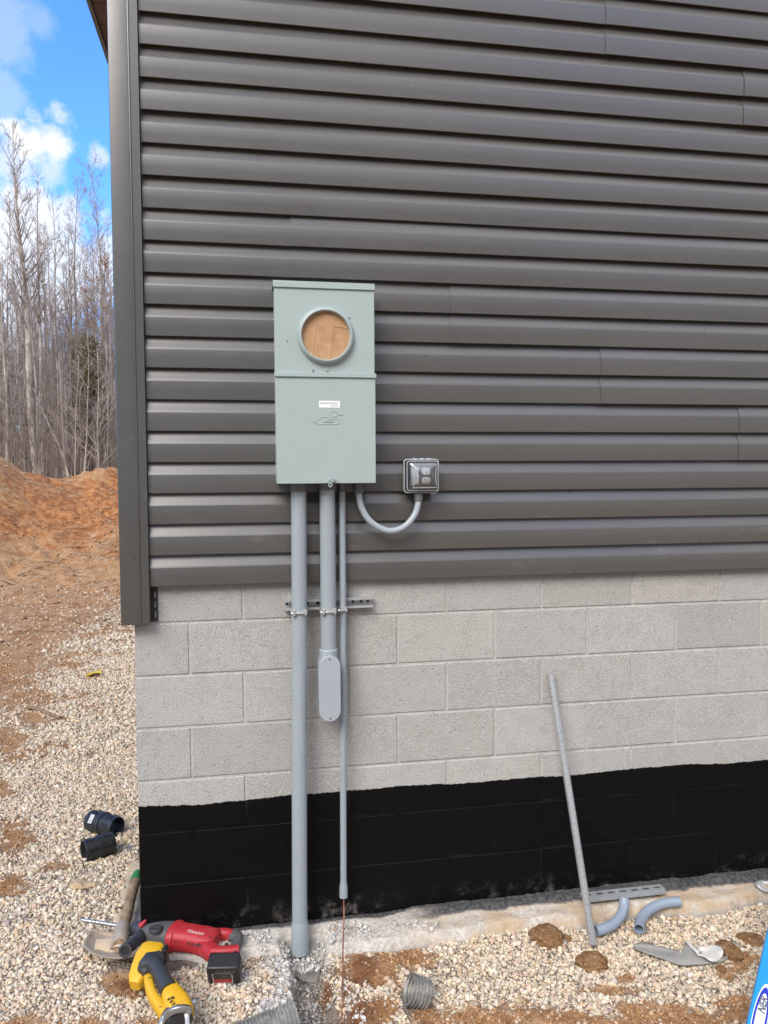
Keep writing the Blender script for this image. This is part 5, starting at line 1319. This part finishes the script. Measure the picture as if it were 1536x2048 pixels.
special('bare_tree', 'tall bare tree with the thickest pale trunk, leaning slightly left', 74, 26, 262, 17, 101, M_BARK_PALE, M_TWIG, lean=(-.045, 0), nb=44, first=.42, blen=.22, spread=.42, bend=.006, twigs=9, sub=3)
special('bare_tree', 'slim white barked tree with low side branches beside the left edge', 16, 23, 520, 6.5, 102, M_BARK_PALE, M_BARK_PALE, nb=22, first=.22, blen=.26, spread=.6, bend=.01, upturn=.7)
special('bare_tree', 'thin straight pole tree between the white barked tree and the thickest trunk', 50, 27, 400, 5, 103, M_BARK_GREY, M_TWIG, nb=24, first=.5, blen=.2, spread=.4)
special('bare_tree', 'straight grey tree right of the leaning dead pole', 116, 28, 395, 6.5, 104, M_BARK_GREY, M_TWIG, nb=30, first=.45, blen=.22, spread=.42, lean=(-.01, 0))
special('bare_tree', 'young pale tree with many short crooked side branches beside the corner trim', 198, 23, 690, 5.5, 105, M_BARK_PALE, M_BARK_PALE, nb=34, first=.12, blen=.36, spread=.8, upturn=.15, sub=1, twigs=5)
special('bare_tree', 'tall bare tree with a narrow crown against blue sky beside the corner trim', 205, 31, 318, 8, 106, M_BARK_GREY, M_TWIG, nb=44, first=.40, blen=.24, spread=.45, lean=(-.006, 0), twigs=9, sub=3)
special('bare_tree', 'bare tree whose twiggy top rises beside the tallest crown, middle of the gap', 158, 33, 352, 7, 107, M_BARK_DARK, M_TWIG, nb=40, first=.42, blen=.22, spread=.4, twigs=8, sub=3)
# leaning dead pole
p0_, p1_ = W(141, 952, 23.0), W(98, 850, 23.3); p2_ = W(66, 775, 23.6); p0_.z = GZ(p0_.x, 23)-.05
mb = MB(); mb.sweep(bez([p0_, p0_.lerp(p1_, .5)+Vector((.10, 0, .05)), p1_, p2_], 20), [.042-.0015*i for i in range(len(bez([p0_, p1_, p1_, p2_], 20)))][:len(bez([p0_, p0_, p1_, p2_], 20))], 8)
tag(mk('dead_sapling', mb, M_BARK_PALE, None, 60), 'thin white dead pole leaning left against the thickest trunk', 'tree')
# fillers that nothing tells apart
var = []
for sd_i, (H, r0, kk) in enumerate([(13, .09, dict(nb=30, first=.45, blen=.20, spread=.42)), (11, .075, dict(nb=28, first=.38, blen=.24, spread=.5)), (15, .11, dict(nb=34, first=.5, blen=.2, spread=.4)), (9, .06, dict(nb=26, first=.3, blen=.26, spread=.5)), (12, .08, dict(nb=30, first=.4, blen=.22, spread=.48, lean=(.03, 0)))]):
    T, B_ = grow(200+sd_i, H, r0, twigs=7, sub=2, **kk)
    var.append((solid('trunk', T, (M_BARK_GREY, M_BARK_DARK, M_BARK_GREY, M_BARK_DARK, M_BARK_GREY)[sd_i]), solid('crown', B_, M_TWIG if sd_i % 2 == 0 else M_TWIG_BR)))
rr = np.random.default_rng(77)
for i in range(30):
    Y = rr.uniform(25, 37); px = rr.uniform(-60, 250) if i < 22 else rr.uniform(-330, -60)
    b0 = stand(px, Y); tv = var[i % 5]
    plant('bare_tree', 'slender bare grey tree standing among many like it in the winter wood', tv[0], tv[1], b0, 'slender bare trees in the wood', rr.uniform(0, 6.28), rr.uniform(.52, .80))
# a tree that keeps some dry orange leaves
T, B_ = grow(301, 9.5, .07, nb=26, first=.3, blen=.28, spread=.6, twigs=7)
b0 = stand(226, 27); bt = plant('leafy_tree', 'bare tree that keeps some dry orange leaves beside the corner trim', solid('trunk', T, M_BARK_GREY), solid('crown', B_, M_TWIG), b0)
lm = MB(); idx = rr.choice(len(B_.v), 900)
for q in idx:
    p = Vector(B_.v[q])
    if p.z < 3.2 or p.z > 8.3: continue
    a1 = Vector(rr.normal(0, 1, 3)).normalized()*.045; a2 = a1.cross(Vector(rr.normal(0, 1, 3))).normalized()*.028; lm.add([p-a1, p+a2, p+a1, p-a2], [(0, 1, 2, 3)])
o = bpy.data.objects.new('leaves', solid('leaves', lm, M_BEECH)); scn.collection.objects.link(o); o.parent = bt
# cedar
def cedar(px, Y, top, low, halfpx):
    b0 = stand(px, Y); d = Y+3; zt = 1.78+(952-top)/FPX*d-b0.z; zl = 1.78+(952-low)/FPX*d-b0.z; R0 = halfpx*d/FPX
    r = np.random.default_rng(55); T, F = MB(), MB()
    T.sweep([(0, 0, 0), (.03, 0, zt*.5), (0, 0, zt*.96)], [.07, .05, .012], 8)
    nc = 210
    for i in range(nc):
        t = r.random()**.8; z = zl+(zt-zl)*(1-t)
        Rm = R0*(.10+1.05*(t**.7))*(.72+.35*math.sin(z*3.1)+.2*math.sin(z*7.7)); a = r.uniform(0, 6.28); q = Rm*r.uniform(.35, 1.0)
        if t > .5 and r.random() < .5: continue
        c = Vector((math.cos(a)*q, math.sin(a)*q, z+.10*q))
        if q > .25: T.sweep([(0, 0, z-.12), c*.6+Vector((0, 0, z*.4-.04)), c], [.016, .011, .005], 4, False)
        for j in range(62):
            p = c+Vector((r.normal(0, .13), r.normal(0, .13), r.normal(0, .11))); out = Vector((c.x, c.y, .25+r.normal(0, .3))).normalized()*r.uniform(.05, .11); w = out.cross(Vector(r.normal(0, 1, 3))).normalized()*.013
            F.add([p-w, p+w, p+out], [(0, 1, 2)])
    plant('cedar_tree', 'dark green cedar among the bare trees, partly behind the corner trim', solid('trunk', T, M_BARK_DARK), solid('crown', F, M_CEDAR), b0)
cedar(183, 24.2, 692, 900, 47)
# the depth of the wood, which reads as one grey mass of stems and twigs
def far_wood():
    r = np.random.default_rng(66); protos = []
    for i in range(5):
        T, B_ = grow(400+i, 1.0*12, .085, nb=20, first=.28, blen=.24, spread=.5, twigs=5, sub=1, tr=.011)
        T.add(B_.v, B_.f); protos.append((np.array(T.v), T.f))
    for i in range(4):
        T, B_ = grow(430+i, 5.0, .028, nb=16, first=.10, blen=.34, spread=.7, twigs=4, sub=1, tr=.008, bend=.05)
        T.add(B_.v, B_.f); protos.append((np.array(T.v), T.f))
    Vs, Ls, Ts, mats_ = [], [], [], []; off = 0
    arr = []
    for v, f in protos:
        arr.append((v, np.array([i for q in f for i in q]), np.array([len(q) for q in f])))
    for i in range(1450):
        tall = i < 520 or i >= 980
        k = r.integers(0, 5) if tall else 5+r.integers(0, 4)
        v, l, t = arr[k]
        Y = (r.uniform(33, 66) if tall else r.uniform(21.0, 48)); pick = r.random(); u = r.uniform(-26, -5.5) if pick < .74 else (r.uniform(-50, -26) if pick < .87 else r.uniform(-5.5, 8))
        x = .43+(Y+3)*math.tan(R_(u)); s_ = r.uniform(.62, 1.0); a = r.uniform(0, 6.28); c, q = math.cos(a)*s_, math.sin(a)*s_
        zb0 = 1.25+4.5*float(sstep(np.array(Y), 34, 85))
        if i >= 980:                                     # unseen stems added behind the viewer to darken the siding's reflections
            az = R_(r.uniform(95, 265)); dd = r.uniform(21, 36); s_ = r.uniform(1.1, 1.5); x = dd*math.sin(az); Y = dd*math.cos(az); zb0 = 0.0; c, q = math.cos(a)*s_, math.sin(a)*s_
        P = np.stack([v[:, 0]*c-v[:, 1]*q+x, v[:, 0]*q+v[:, 1]*c+Y, v[:, 2]*s_+zb0], -1)
        Vs.append(P); Ls.append(l+off); Ts.append(t); off += len(v); mats_.append(np.full(len(t), r.choice(3, p=[.4, .35, .25])))
    V = np.concatenate(Vs); Lp = np.concatenate(Ls).astype(np.int32); T_ = np.concatenate(Ts).astype(np.int32)
    me = bpy.data.meshes.new('far_wood'); me.vertices.add(len(V)); me.vertices.foreach_set('co', V.ravel())
    me.loops.add(len(Lp)); me.loops.foreach_set('vertex_index', Lp); me.polygons.add(len(T_))
    st = np.concatenate([[0], np.cumsum(T_)[:-1]]).astype(np.int32); me.polygons.foreach_set('loop_start', st); me.polygons.foreach_set('loop_total', T_)
    for mt in (M_TWIG, M_BARK_DARK, M_TWIG_BR): me.materials.append(mt)
    me.polygons.foreach_set('material_index', np.concatenate(mats_).astype(np.int32)); me.update(calc_edges=True)
    o = mk_me('far_wood', me, None, 0, recenter=False); tag(o, 'grey mass of bare stems and brush deep in the winter wood, plus added unseen stems', None, None, 'stuff')
far_wood()
